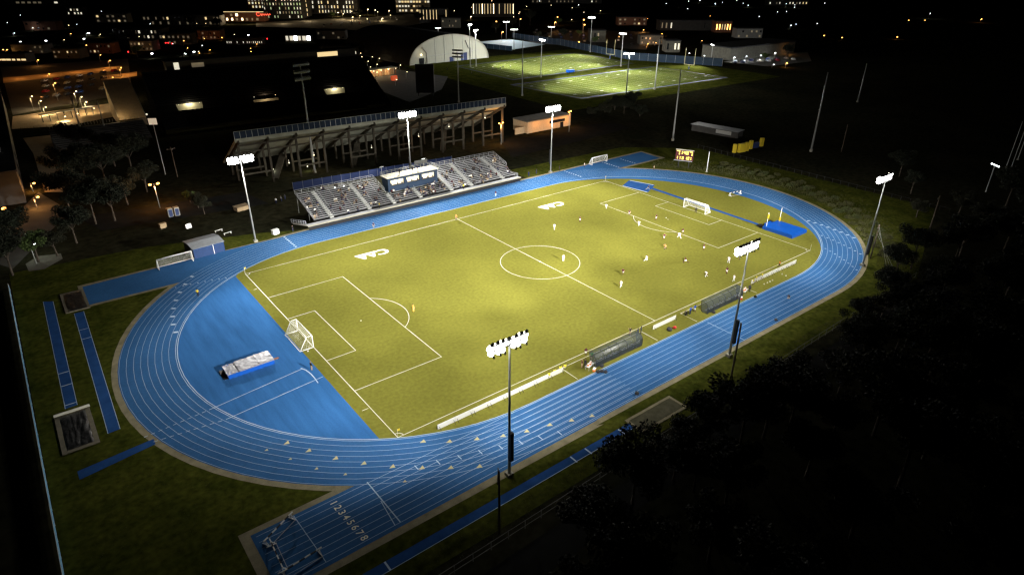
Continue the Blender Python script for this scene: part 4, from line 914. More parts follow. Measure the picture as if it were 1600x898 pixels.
def posts(x,y,rz,l):
    t=thing('goal_post',l,'goal post',(x,y,0),rz)
    MB().tube((0,0,0),(0,0,3),.2).build('gooseneck','yellowpaint',t); MB().tube((-3.4,0,3),(3.4,0,3),.17).build('crossbar','yellowpaint',t)
    for s in(-3.4,3.4): MB().tube((s,0,3),(s,0,13),.15).build('upright','yellowpaint',t)
    MB().tube((0,0,.1),(0,0,2.0),.45).build('post_pad','navy',t)
c=G(953,92); posts(c.x,c.y,pi/2+.2,'yellow football goal post behind the back practice field')
c=G(1076,109); posts(c.x,c.y,pi/2+.2,'yellow football goal post at the right end of the front practice field')
for a,b_,h,l in(((870,70),(985,94),5,'blue screened fence beyond the back practice field'),((985,94),(1128,104),5,'blue screened fence at the right end of the practice fields'),((800,60),(870,70),4.5,'blue screened fence behind the pale hockey turf'),((744,74),(800,80),3.5,'blue barrier fence in front of the pale hockey turf')):
    P=G(*a);Q=G(*b_); t=thing('screened_fence',l,'fence'); MB().bar(P+Vector((0,0,h*.5)),Q+Vector((0,0,h*.5)),.08,h).build('sheeting','screenblue',t)
    b=MB(); n=int((Q-P).length/6)
    for i in range(n+1): p=P+(Q-P)*i/n; b.tube(p,p+Vector((0,0,h+.2)),.08,n=5)
    b.build('fence_post','galv',t)
for i,(px,py,c) in enumerate(((770,108,'white'),(776,110,'navy'),(782,108,'white'),(786,106,'grey'),(798,106,'white'),(850,139,'black'),(699,110,'black'),(737,116,'black'))):
    ground_person(px,py,i,'stand',c,'navy',f"{['first','second','third','fourth','fifth','sixth','seventh','eighth'][i]} from the left of the figures on the back practice field, in {c}" if i<5 else f"person in black standing at the edge of the practice fields, {['right of the dark pole','left one on the path','right one on the path'][i-5]}",'people at the practice fields',z=.01,long=True)
c=G(891,114); t=thing('blue_cart','small blue cart parked between the two practice fields','cart',(c.x,c.y,0)); MB().span((-2.4,-1.2,.4),(2.4,1.2,1.8)).build('body','bluevinyl',t)
for x in(-1.6,1.6):
    for y in(-1.15,1.15): MB().tube((x,y-.1,.4),(x,y+.1,.4),.4).build('wheel','black',t)
# tall field lights
def make_field_light(h=23,rows=1,lit=True):
    t=thing('field_light','x','floodlight'); MB().tube((0,0,0),(0,0,h),.35,.18,8).build('pole','galv',t,True); MB().tube((0,0,0),(0,0,.8),.55,n=8).build('footing','conc',t)
    b=MB()
    for r in range(rows): b.bar((-2.6,0,h-r*1.6),(2.6,0,h-r*1.6),.16,.2)
    b.build('crossarm','darkmetal',t)
    for r in range(rows):
        b=MB(); n=6 if rows==1 else 8
        for i in range(n):
            x=-2.4+4.8*i/(n-1); b.tube((x,-.1,h-r*1.6),(x,-.6,h-.5-r*1.6),.2,.45,8)
        b.build('lamp_row','floodfar' if lit else 'greywall',t)
    return t
fl2=make_field_light(); used=False
LIT=[(735,105,38,'field light behind the arched hall roof, left of the close pair'),(744,104,47,'field light behind the arched hall roof, lower of the close pair'),(845,121,62,'field light between the two practice fields on the left'),(970,104,52,'field light between the two practice fields on the right'),(978,152,83,'field light on the near side of the front practice field'),(1110,100,70,'small field light beyond the right goal post'),(922,82,27,'tall field light behind the back practice field'),(791,62,34,'field light behind the pale hockey turf'),(861,64,42,'field light beside the orange car park'),(803,78,46,'field light in front of the pale hockey turf'),(685,56,44,'field light behind the dark hall roof')]
from math import atan2 as _a2
def height_of(px,py,B):
    best=None
    for k in range(40,800):
        z=k*.05; d=Vector((B.x,B.y,z))-CAM; dz_=d.dot(_f); q=449-FOC*d.dot(_u)/dz_
        if best is None or abs(q-py)<best[0]: best=(abs(q-py),z)
    return best[1]
for px,py,ty,l in LIT:
    B=G(px,py); h=height_of(px,ty,B); o=fl2 if not used else copy_tree(fl2); used=True
    o.location=(B.x,B.y,0); o.scale=(1,1,h/23); tag(o,l,'floodlight','lit field lights')
    d=Vector((205,200 if py>100 else 245,0))-B; o.rotation_euler=(0,0,_a2(d.y,d.x)+pi/2)
# spots that light the practice grounds, one of them at an unlit pole
for px,py,z,tx,ty,pw,an in((845,121,21,205,160,1.0,100),(845,121,21,205,240,.9,100),(970,104,20,205,160,1.0,95),(970,104,20,200,240,1.0,95),(978,152,20,200,175,.7,90),(735,105,24,205,243,.9,75),(922,82,24,210,242,1.2,95),(816,150,24,195,165,.7,75),(1110,100,14,225,165,.5,80)):
    B=G(px,py); spot(None,(B.x,B.y,z),(tx,ty,0),690000*pw,an,1,(1,.98,.9),1)
B=G(791,62); spot(None,(B.x,B.y,17),(C[1].x-20,C[1].y-25,0),60000,120,1,(.95,.98,1),1); B=G(803,78); spot(None,(B.x,B.y,17),(C[0].x+10,C[0].y-5,0),25000,130,1,(.95,.98,1),1)
# unlit light poles
ul=make_field_light(26,3,False); first=True
for px,py,ty,l in((492,270,98,'tall unlit light pole with three lamp rows behind the bleacher'),(717,160,78,'unlit light pole with three lamp rows before the arched hall'),(816,150,64,'dark unlit light pole at the left edge of the front practice field'),(1051,220,108,'bare grey light pole behind the scoreboard'),(1023,140,62,'dark light pole on the near edge of the front practice field'),(1267,237,113,'thin grey light pole far to the right of the scoreboard'),(126,202,150,'dark slanting light pole in front of the tan plaza, left one'),(167,212,158,'dark slanting light pole in front of the tan plaza, right one'),(1340,160,100,'faint distant light pole at the right of the picture')):
    B=G(px,py); h=height_of(px,ty,B); o=ul if first else copy_tree(ul); first=False
    o.location=(B.x,B.y,0); o.scale=(1,1,h/26); tag(o,l,'light pole','unlit light poles')
    if l.startswith(('bare','thin','faint','dark ')):
        for ch in list(o.children):
            if ch.name.startswith('lamp_row') or (ch.name.startswith('crossarm')): bpy.data.objects.remove(ch)
    o.rotation_euler=(0,0,.2 if px<700 else pi*.7)
# utility poles with crossarms
up=thing('utility_pole','x','utility pole'); MB().tube((0,0,0),(0,0,10),.17,.11,8).build('shaft','wood',up,True); MB().bar((-1.3,.14,9.3),(1.3,.14,9.3),.12,.14).build('crossarm','wood',up)
MB().ball((-1.1,.14,9.48),.09,6,4).build('insulator','greywall',up); MB().ball((1.1,.14,9.48),.09,6,4).build('insulator','greywall',up); MB().bar((0,.1,9.0),(.6,.14,9.28),.05,.05).build('brace','galv',up)
for i,(x,y,h,r,l) in enumerate(((-4.1,-54.6,10.2,.5,'wooden utility pole just right of the near right floodlight'),(-54.7,-57.4,9.7,.9,'wooden utility pole standing at the bottom beside the near floodlight'),(62.6,-45.6,8.5,.3,'wooden utility pole leaning beside the right end floodlight'),(90.1,-47.1,10.2,.2,'wooden utility pole in the dark beyond the right end floodlight'),(150,7,10,.4,'wooden utility pole far off in the dark right of the practice fields'),(-50.2,119.3,9.7,.2,'wooden pole left of the grandstand'))):
    o=up if i==0 else copy_tree(up); o.location=(x,y,0); o.scale=(1,1,h/10); o.rotation_euler=(0,0,r); tag(o,l,'utility pole','utility poles')

gp=[o for o in SC.objects if o.get('label','').startswith('wooden utility pole leaning')][0]
for z,dx,dy in((8.0,-7,-4.5),(7.2,-6.5,-5.2),(6.2,-6,-6)): MB().tube((0,0,z*10/8.5),(dx,dy,.3),.022,n=4).build('guy_wire','galv',gp)
# ------------------------------------------------------------------ far stand of the football stadium
X0,X1=-40,57; YF,YB=181,211; ZF,ZB=2.0,19.0
os_=thing('far_stand','large dark seating stand opposite the concrete grandstand','stand',(X0,YF,0),atan2(-4,97)); W_=X1-X0; DP=YB-YF
sl=(ZB-ZF)/DP
def tier(y0,y1,x0=0,x1=W_,m='seatdark',nm='seating_tier'):
    b=MB(); n=max(1,int((y1-y0)/1.0))
    for i in range(n):
        a=y0+(y1-y0)*i/n; c=y0+(y1-y0)*(i+1)/n; z=ZF+sl*c; b.add([(x0,a,z-sl*(c-a)),(x1,a,z-sl*(c-a)),(x1,a,z),(x0,a,z),(x1,c,z),(x0,c,z)],[(0,1,2,3),(3,2,4,5)])
    return b.build(nm,m,os_)
tier(0,9); tier(12.5,DP)
# gap between tiers: walkway wall with lit portals
ports=[(7.5,17.5,'winpale'),(37.5,49,'warm_p'),(70,80,'winpale')]
M['warm_p']=M['warm']; 
prev=0
for a,c,_ in ports+[(W_,W_,None)]:
    if a>prev: MB().add([(prev,9,ZF+sl*9),(a,9,ZF+sl*9),(a,12.5,ZF+sl*12.5),(prev,12.5,ZF+sl*12.5)],[(0,1,2,3)]).build('walkway','seatdark',os_)
    prev=c
for i,(a,c,m) in enumerate(ports):
    z0,z1=ZF+sl*9-1.2,ZF+sl*12.5
    MB().add([(a,12.5,z0),(c,12.5,z0),(c,12.5,z1-(1.6 if i==1 else .1)),(a,12.5,z1-(1.6 if i==1 else .1))],[(0,1,2,3)]).build('portal_wall','conc',os_)
    MB().add([(a,9,z0),(c,9,z0),(c,12.5,z0),(a,12.5,z0)],[(0,1,2,3)]).build('portal_floor','conc',os_)
    lp=os_.matrix_world; an=atan2(-4,97); lx,ly=(a+c)/2,11.3
    b=MB()
    for k in range(9): xx=a+.5+(c-a-1)*k/8; b.bar((xx,9.1,z0),(xx,9.1,z0+1.1),.06,.06)
    b.bar((a,9.1,z0+1.1),(c,9.1,z0+1.1),.07,.07); b.build('portal_rail','darkmetal',os_)
    for u in(.1,.9): 
        xx=a+(c-a)*u; MB().ball((xx,12.2,z1-.3),.16,8,5).build('portal_lamp','winpale',os_)
    point((X0+lx*cos(an)-ly*sin(an),YF+lx*sin(an)+ly*cos(an),z1+.3),(1500,800,1300)[i],(1,.86,.5) if i!=1 else (1,.7,.38),.3)
MB().add([(0,0,0),(0,DP,0),(0,DP,ZB),(0,0,ZF)],[(0,1,2,3)]).add([(W_,0,0),(W_,DP,0),(W_,DP,ZB),(W_,0,ZF)],[(3,2,1,0)]).build('end_wall','seatdark',os_)
MB().span((0,DP,0),(W_,DP+.4,ZB+1.0)).build('back_wall','seatdark',os_)
MB().span((10,DP+2,0),(W_-2,DP+8,ZB+4.0)).build('upper_concourse','darkwall',os_)
for a,c,m,z0,z1 in((13,15,'winpale',.6,3.6),(20,25,'windim',1.2,3.0),(76,86,'winwarm',1.6,3.6)): MB().span((a,DP+1.9,ZB+z0),(c,DP+1.98,ZB+z1)).build('lit_opening',m,os_)
MB().span((9.5,DP+1.5,ZB+4.0),(W_-1.5,DP+8.5,ZB+4.35)).build('roof','roof',os_)
# tan side wall of the stand, lit from the plaza
# dark video board seen from behind
P0,P1=Vector((81,194.5,0)),Vector((88.6,189,0)); d=P1-P0; t=thing('video_board','tall dark video board seen from behind, left of the practice field','video board',tuple((P0+P1)/2),atan2(d.y,d.x))
MB().span((-4.6,-.6,1.6),(4.6,.6,15.5)).build('cabinet','black',t)
for x in(-3.6,3.6): MB().span((x-.3,-.3,0),(x+.3,.3,1.6)).build('post','darkmetal',t)
# arched hall
AX0,AX1,AY=131.4,196.5,291.0; AC=(AX0+AX1)/2; AR=(AX1-AX0)/2; AH=17.4
hl=thing('arched_hall','big hall with a pale ribbed arched front and dark barrel roof','hall',(AC,AY,0),.03)
pr=[(-AR*cos(pi*i/28),max(.0,AH*sin(pi*i/28)**.92)) for i in range(29)]
MB().add([(x,0,z) for x,z in pr],[tuple(range(29))]).build('front_wall','hall',hl)
b=MB()
for k,(x,z) in enumerate(pr): b.v += [(x*1.012,-.6,z*1.012),(x*1.012,95,z*1.012)]
b.f=[(2*k,2*k+1,2*k+3,2*k+2) for k in range(28)]; b.m=[0]*28; b.build('roof','roof',hl,True)
b=MB()
for k in range(28): b.bar((pr[k][0],-.62,pr[k][1]),(pr[k+1][0],-.62,pr[k+1][1]),.5,.5)
b.build('roof_edge','conc',hl)
b=MB()
for x in(-12,-4.5,3,11,19): z=AH*sqrt(max(0,1-(x/AR)**2))*.98; b.bar((x,-.1,0),(x,-.1,z),.22,.22)
b.bar((-28,-.5,4.4),(24,-.5,6.0),.25,.3); b.build('front_rib','galv',hl)
MB().span((9,-.12,0),(14.5,-.06,5.0)).build('door','navy',hl); MB().span((-.5,-.12,0),(3.6,-.06,3.0)).build('door','navy',hl); MB().span((-25,-.12,0),(-21,-.06,4)).build('door','windark',hl)
b=MB().tube((-19,-.5,0),(-19,-.5,7),.4).tube((-19,-.5,7),(-22.5,-.5,11),.4).tube((15.5,-.5,7.5),(13,-.5,13),.4).tube((17,-.5,2),(17,-.5,8),.6); b.build('duct','greywall',hl)
MB().ball((-23.5,-.9,6.2),.5,8,5).build('wall_lamp','warm',hl); c=hl.location; point((AC-23.5,AY-3,6.4),220,(1,.85,.6),.4)
spot(None,(AC+5,AY-60,22),(AC+2,AY,6),24000,60,1,(.95,1,.92),1)
# ticket building
P=G(570,122); Q=G(616,116); d=Q-P; t=thing('ticket_building','flat roofed entrance building glowing warm behind the grandstand','building',tuple((P+Q)/2),atan2(d.y,d.x)); w_=d.length/2
MB().span((-w_,0,0),(w_,4,3.6)).build('wall','tan',t); MB().span((-w_-1.2,-2.2,3.7),(w_+1.2,4.4,4.2)).build('roof','creamroof',t)
b=MB()
for i in range(11): x=-w_+2*w_*i/10; b.box((x,-1.6,1.85),(.3,.3,3.7))
b.build('column','brick',t)
for i in range(5): x=-w_+.1+(2*w_-.2)*i/4; MB().ball((x,-2.0,3.5),.28,8,5).build('lamp','warm',t)
for u in(.2,.5,.8): p=P+(Q-P)*u; point((p.x-1,p.y-3,3.0),750,(1,.68,.32),.4)
P=G(616,126); tag(MB().span((-1.8,-.8,.5),(1.8,.8,2.6)).span((-1.6,-.6,0),(1.6,.6,.5)).build('kiosk',mat('red_kiosk',(.75,.10,.03),.6,emit=.5),None,False,(P.x,P.y,0),.2),'glowing red kiosk right of the warm entrance building','kiosk')
# sodium-lit building on the right of the grandstand
P=G(824,209); Q=G(891,196); d=Q-P; t=thing('tan_building','tan clad single storey building glowing orange under a street lamp','building',tuple((P+Q)/2),atan2(d.y,d.x)); w_=d.length/2
MB().span((-w_,0,0),(w_,9,4.4)).build('wall','orangewall',t); MB().span((-w_-.15,-.15,4.4),(w_+.15,9.15,4.75)).build('roof','conc2',t)
b=MB().span((-w_*.0,-.05,2.3),(w_*.72,-.02,3.5)); b.build('strip_window','windark',t); MB().span((w_*.5,-.06,0),(w_*.66,-.02,2.2)).build('door','windark',t)
MB().span((-w_-5,1.5,0),(-w_-.2,1.9,2.6)).build('wing_wall','orangewall',t)
# dark building block on the left edge
t=thing('dark_hall','dark flat roofed hall at the left edge of the picture','building',(-118,205,0),-.02)
MB().span((-30,-85,0),(29.6,75,9)).build('wall','darkwall',t); MB().span((-30.3,-85.3,9),(29.9,75.3,9.5)).build('roof','roof',t); MB().span((20,-60,9.5),(27,-52,11)).build('roof_unit','greywall',t)
for y in(-70,-55,-40): MB().span((29.62,y,2),(29.7,y+4,4)).build('window','windark',t)
# raised ramp building of the plaza (left of the far stand)
P=G(196,182); Q=G(228,190); t=thing('ramp_block','tan lit ramp block leaning against the left end of the far stand','building',(-47.5,216,0),-.04)
MB().add([(-4,-10,0),(6,-10,0),(6,18,0),(-4,18,0),(-4,-10,3),(6,-10,3),(6,18,15),(-4,18,15)],[(3,2,1,0),(4,5,6,7),(0,1,5,4),(1,2,6,5),(2,3,7,6),(3,0,4,7)]).build('ramp_body','tan',t)
b=MB().bar((-4,-10,3.9),(-4,18,15.9),.1,.1).bar((6,-10,3.9),(6,18,15.9),.1,.1); b.build('rail','galv',t); MB().ball((6.4,-10.4,4.2),.4,8,5).build('lamp','winpale',t)
point((-38.5,203,6.0),1700,(1,.80,.45),.4); point((-53.5,206,7),1300,(1,.75,.4),.4)
P=G(238,196); t=thing('pale_panel_pole','pale square sign panel on a pole left of the grandstand','sign',(-52.6,124.6,0),-.5); MB().tube((0,0,0),(0,0,16.5),.12,n=6).build('post','galv',t); MB().span((-1.2,-.1,16),(1.2,.1,17.9)).build('panel',mat('lit_panel',(.75,.62,.45),.6,emit=.55),t)
# plaza canopy and fences
P=G(66,192); Q=G(148,178); d=Q-P; t=thing('plaza_canopy','long flat canopy over the tan plaza','canopy',tuple((P+Q)/2),atan2(d.y,d.x)); w_=d.length/2
MB().span((-w_,-1.2,3.1),(w_,1.2,3.4)).build('roof','conc',t)
b=MB()
for i in range(8): b.box((-w_+.5+(2*w_-1)*i/7,0,1.55),(.25,.25,3.1))
b.build('post','darkmetal',t)
P=G(34,206);Q=G(104,200); fence('plaza_fence','dark railing in front of the tan plaza',tuple(P),tuple(Q),1.6,2,False,'','darkmetal')
P=G(66,198);Q=G(170,186)
t=thing('slatted_bank','dark seating bank with bright rail tips below the tan plaza','seating bank',(-61,190,0),-.03)
b=MB()
for i in range(10): b.span((-16,-10+1.6*i,0),(16,-8.4+1.6*i,.5+.42*i))
b.build('tiers','darkwall',t)
b=MB()
for i in range(30): b.bar((-15.5+1.05*i,6.2,4.6),(-15.5+1.05*i,6.2,5.8),.1,.1)
b.build('rail_post','galv',t)
# ------------------------------------------------------------------ far town
def block(name,label,px0,px1,pby,h,depth,wallm,wins,roofm='roof',cat='building',floors=5,cols=10,dens=.7,wm_=('winwarm','winpale'),seed=1,wh=.55,ww=.45,pby2=None):
    P=G(px0,pby);Q=G(px1,pby2 or pby); d=Q-P; L=d.length; t=thing(name,label,cat,tuple(P),atan2(d.y,d.x))
    MB().span((0,0,0),(L,depth,h)).build('wall',wallm,t); MB().span((-.3,-.3,h),(L+.3,depth+.3,h+.7)).build('roof',roofm,t)
    if not wins: return t
    r=random.Random(seed); fh=h/floors; cw=L/cols; n=0
    for f in range(floors):
        for c in range(cols):
            if n>=96: break
            m=r.choice(wm_) if r.random()<dens else ('windim' if r.random()<.3 else 'windark')
            if m=='windark' and r.random()<.6: continue
            x=(c+.5)*cw+r.uniform(-.08,.08)*cw; hw=cw*ww/2*r.choice((.7,1,1)); z=fh*f+fh*.25
            MB().span((x-hw,-.16,z),(x+hw,-.08,z+fh*wh)).build('window',m,t); n+=1
    return t
block('apartment_block','brick apartment block at the top with the red script sign on its low wing',388,414,14,34,18,'brick',1,floors=7,cols=5,dens=.9,seed=2)
block('apartment_block','dark apartment block with scattered pale windows right of the red script sign',414,474,30,32,22,'darkwall',1,floors=7,cols=13,dens=.55,wm_=('winpale','winpale','wingreen'),seed=3,ww=.3)
block('apartment_block','apartment block with bright amber stair bays, third from the left at the top',473,482,27,36,20,'darkwall',1,floors=7,cols=2,dens=1,wm_=('winwarm',),seed=4,ww=.9,wh=.6)
block('apartment_block','long dark apartment block with many narrow bright windows at the top',483,560,22,32,20,'darkwall',1,floors=6,cols=16,dens=.62,wm_=('winwarm','winpale'),seed=5,ww=.34,wh=.6)
block('office_block','five storey office block with lit floors in the top middle',619,672,20,27,20,'greywall',1,floors=5,cols=12,dens=.62,wm_=('winpale','winwarm'),seed=6,ww=.7,wh=.4)
t=block('diner','low brick shop carrying a glowing red script sign',352,414,34,9,16,'brick',1,floors=2,cols=8,dens=.35,wm_=('warm','winwarm'),seed=7)
# flowing red script letters (illegible in the photo) as a neon squiggle
L=(G(414,34)-G(352,34)).length; b=MB()
b.path([(L*.86+1.9*cos(a),-.5,7.6+1.7*sin(a)) for a in [radians(40+280*i/12) for i in range(13)]],[.42]*13)
b.path([(L*.86+2.2+i*.75,-.5,7.2+.75*sin(i*1.9)) for i in range(16)],[.4]*16); b.build('neon_script','redsign',t)
MB().span((0,-.6,9.75),(L,-.2,10.3)).build('lit_fascia','winwarm',t)
block('long_hall','wide dark hall with tall warm lit columns left of the hockey lights',655,700,36,14,20,'darkwall',1,floors=1,cols=9,dens=.4,wm_=('winwarm',),seed=8,ww=.16,wh=.7)
block('long_hall','wide dark hall with a row of amber lit pilasters behind the hockey lights',738,804,27,15,20,'darkwall',1,floors=1,cols=15,dens=.85,wm_=('winwarm','warm'),seed=9,ww=.2,wh=.75)
block('glass_shed','white lit open shed left of the dark barrel roof',446,486,66,5,8,'greywall',1,floors=1,cols=6,dens=1,wm_=('cool','winpale'),seed=10,ww=.8,wh=.7)
block('glass_shed','long pale shed with a dotted row of white lights near the top',354,411,70,4.5,8,'darkwall',1,floors=1,cols=18,dens=.8,wm_=('winpale',),seed=11,ww=.3,wh=.3)
block('low_shop','low shop with a yellow lit strip at the left edge',-12,42,98,5,10,'darkwall',1,floors=1,cols=7,dens=1,wm_=('winwarm',),seed=12,ww=.9,wh=.22)
block('white_store','long pale store front under white wall lamps at the right',1140,1240,95,8,25,'conc2',0,floors=1,cols=9,dens=.15,wm_=('winpale',),seed=13,pby2=83)
block('brick_block','brick block glowing orange at the top right',1117,1142,51,10,12,'brick',1,floors=1,cols=6,dens=1,wm_=('sodium','winwarm'),seed=14,ww=.3,wh=.5)
block('dark_terrace','dark terrace with a few bright doorways right of the yellow goal post',1030,1118,48,9,14,'darkwall',1,floors=1,cols=12,dens=.3,wm_=('winwarm','winpale'),seed=15,ww=.25)
block('warehouse','pale blank warehouse right of the tall field light',922,946,66,9,14,'conc2',1,floors=1,cols=5,dens=0,seed=16)
block('warehouse','pale warehouse wall left of the right goal post',1040,1062,82,8,12,'conc2',1,floors=1,cols=4,dens=.3,wm_=('winpale',),seed=17)
block('dark_house','dark low block with a bright corner at the upper left',106,130,24,8,12,'darkwall',1,floors=2,cols=5,dens=.5,wm_=('winpale',),seed=18)
block('dark_house','long dark roofed block with faint windows left of the red sign shop',225,345,40,9,16,'darkwall',1,floors=2,cols=20,dens=.08,wm_=('windim','winwarm'),seed=19)
block('dark_house','dark school block with faint white windows at the upper left',180,255,62,8,16,'darkwall',1,floors=2,cols=12,dens=.2,wm_=('windim','winpale'),seed=20)
block('low_shop','low row of pale shops far up at the right top',1200,1262,9,9,14,'darkwall',1,floors=1,cols=12,dens=.7,wm_=('winwarm','winpale'),seed=21,ww=.3,wh=.3)
block('low_shop','low row of dim shops at the very top middle',830,940,6,8,14,'darkwall',1,floors=1,cols=18,dens=.2,wm_=('windim','winpale'),seed=22,ww=.3,wh=.3)
block('low_shop','low dark sheds at the very top left corner',8,110,8,8,14,'darkwall',1,floors=1,cols=12,dens=.25,wm_=('windim','winpale'),seed=23,ww=.6,wh=.3)
block('garage_shed','dark wide shed between the far stand and the barrel roof',500,560,88,6,10,'darkwall',1,floors=1,cols=8,dens=.25,wm_=('winpale',),seed=24,ww=.2,wh=.3)
for q,(a,b_,y,h,l) in enumerate(((20,70,84,6,'low grey shed behind the yellow lit shop at the far left'),(85,125,92,6,'low grey house right of the yellow lit shop'),(140,176,84,7,'grey house below the brightest white lamp at the left'),(205,240,80,7,'grey house near the red signal lights'),(255,300,70,8,'grey block above the row of red signal lights'),(310,345,62,7,'grey block left of the dotted pale shed'),(495,540,62,7,'grey shed right of the white lit shed'),(690,720,44,9,'grey block left of the amber pilasters'),(965,1010,40,8,'grey block above the yellow goal post'),(1150,1190,60,8,'grey block right of the orange brick block'),(1000,1035,70,7,'grey house beside the orange car park'),(40,90,48,8,'grey block at the upper left edge'),(150,200,36,9,'grey block in the upper left, above the white lamps'))):
    block('town_house',l,a,b_,y,h,12,('greywall','conc2','brick')[q%3],1,floors=2,cols=6,dens=.16,wm_=('winwarm','windim','windim'),seed=40+q,ww=.4,wh=.4)
# ------------------------------------------------------------------ street lamps
def make_lamp(kind,h=8,arms=1,r=.45):
    t=thing('street_lamp','x','street lamp'); MB().tube((0,0,0),(0,0,h),.11,.07,6).build('pole','galv',t,True)
    b=MB()
    for s in((-1,1) if arms==2 else (1,)): b.bar((0,0,h),(s*.9,0,h),.08,.08)
    b.build('arm','darkmetal',t)
    for s in((-1,1) if arms==2 else (1,)): MB().ball((s*1.0,0,h-.1),r,8,5,0,.55).build('lamp_head',kind,t)
    return t
LP={}
def lamp(px,py,kind,label,h=8,arms=1,r=.45,pw=0,group=None,ty=None,col=None):
    B=G(px,py)
    if ty is not None: h=height_of(px,ty,B)
    k=(kind,round(h,1),arms,r)
    if k not in LP: LP[k]=o=make_lamp(kind,h,arms,r)
    else: o=copy_tree(LP[k])
    o.location=(B.x,B.y,0); o.rotation_euler=(0,0,random.uniform(-.6,.6)); tag(o,label,'street lamp',group)
    if pw: point((B.x,B.y,h-.7),pw,col or {'sodium':(1,.42,.10),'warm':(1,.72,.36),'cool':(.95,.98,1)}[kind],.3)
    return o
lamp(250,325,'sodium','twin headed orange street lamp on the path left of the bleacher',6.5,2,.42,4200,ty=287)
lamp(783,226,'sodium','twin headed orange street lamp at the right end of the grandstand',6,2,.35,4200,ty=192)
lamp(889,206,'sodium','twin headed orange street lamp beside the tan building',8,2,.38,900,ty=174)
lamp(6,345,'sodium','orange street lamp at the left edge above the lit tree',6,1,.55,1300,ty=327)
lamp(58,325,'sodium','orange street lamp on the left walkway, lower of two',6,1,.4,1500,ty=308)
lamp(52,300,'sodium','orange street lamp on the left walkway, upper of two',6,1,.4,1500,ty=286)
B=G(820,214); point((80,94.5,3.6),700,(1,.42,.10),.4); point((88,95,3.6),700,(1,.42,.10),.4); point((96,95.5,3.8),800,(1,.42,.10),.4)  # added orange lights that brighten the tan wall, no fixtures here
B=G(55,405); point((B.x,B.y+1,5.2),500,(.9,1,.85),.3); lamp(57,412,'cool','white lamp inside the bright green tree at the left',4.6,1,.25)
Z=[('sodium','in the orange car park behind the practice fields',8,.7,[(775,52,34),(812,42,30),(870,40,27),(866,50,35),(910,52,31),(911,60,39),(928,62,50),(1013,70,61),(904,70,66),(784,66,50)]),
 ('warm','in the upper town car park',7,.55,[(549,26,18),(575,24,15),(586,26,16),(608,27,17),(610,31,24),(597,33,29),(573,36,30),(562,33,25),(551,32,27),(536,30,22),(528,26,20),(590,26,19)]),
 ('sodium','in the dim lot at the upper left',6,.38,[(60,104,94),(79,133,116),(91,158,130),(157,96,86),(172,106,95),(190,120,106),(176,132,121)]),
 ('warm','along the tan plaza at the left',4,.33,[(53,172,151),(65,175,158),(71,180,168),(121,163,143),(130,172,152),(137,178,160),(147,182,170),(183,158,139),(76,188,178),(100,190,182),(119,185,178)]),
 ('cool','scattered in the dark town at the upper left',8,.85,[(72,72,64),(131,68,61),(138,56,52),(31,70,67),(177,52,47),(197,55,50),(237,92,84),(302,86,82),(387,60,55),(108,80,76)]),
 ('sodium','scattered in the dark town at the upper left',7,.45,[(110,58,53),(5,86,78),(11,85,78),(134,76,71),(208,84,76),(287,72,64),(341,58,51),(346,64,59)]),
 ('warm','around the entrance building behind the grandstand',6,.33,[(589,112,101),(554,118,107),(588,122,113),(635,124,113),(564,98,89),(574,103,96),(624,108,102),(618,134,125),(553,102,94),(649,112,103)]),
 ('cool','in the dark beyond the practice fields at the right',7,.45,[(1145,94,86),(1164,92,84),(1187,90,83),(1210,87,79),(1206,106,102),(1075,88,85),(1099,92,88),(1242,42,38),(1275,42,37),(1450,30,21),(1234,46,40)]),
 ('sodium','in the dark beyond the practice fields at the right',7,.6,[(1231,86,78),(1227,106,99),(1287,60,56),(1418,38,32),(1444,36,32),(1400,62,58),(1531,36,30),(1314,64,59)]),
 ('cool','at the very top of the picture',8,.6,[(903,12,8),(842,6,2),(1075,6,2),(1150,4,1),(1093,5,1),(1224,8,4),(1040,10,6)])]
rz_=random.Random(17)
def scat(n,x0,x1,y0,y1): return [(round(rz_.uniform(x0,x1)),round(yy,1),round(yy-rz_.uniform(3,6),1)) for yy in [rz_.uniform(y0,y1) for _ in range(n)]]
Z+=[('cool','dotted over the far left town',7,.34,scat(16,5,330,22,92)),('warm','dotted over the far left town',6,.34,scat(16,5,380,18,92)),('sodium','in the streets above the far stand',6,.34,scat(9,230,560,62,90)),
 ('warm','along the top edge behind the office block',7,.5,scat(14,640,1000,6,34)),('sodium','between the orange car park and the brick block',6,.4,scat(12,960,1140,30,80)),('cool','along the top edge right of the centre',7,.5,scat(12,1000,1300,4,30)),('warm','beside the dark barrel roof',5,.3,scat(9,490,600,84,112))]
WORD={'sodium':'orange','warm':'warm white','cool':'white'}
for kind,where,h,r,pts in Z:
    pts=sorted(pts)
    for i,(px,py,ty) in enumerate(pts):
        pw=0
        if 'orange car park' in where and i in(1,3,4,6,8): pw=2600
        if 'tan plaza' in where and i%2==0: pw=3600
        if 'dim lot' in where and i%2==0: pw=1300
        if 'entrance' in where and i in(2,5): pw=250
        if 'right' in where and kind=='cool' and 80<py<96 and 1140<px<1215: pw=1400
        if 'right' in where and kind=='sodium' and i==0: pw=900
        if 'upper town' in where and i%3==0: pw=7000
        if pw==1400 and kind=='cool': py+=4; ty+=4
        if pw==0 and i%3==1: pw=420 if py>40 else 1400
        lamp(px,py,kind,f'{WORD[kind]} lamp {where}, {ordn(i)} from the left',h,1,r,pw,f'lamps {where}',ty)
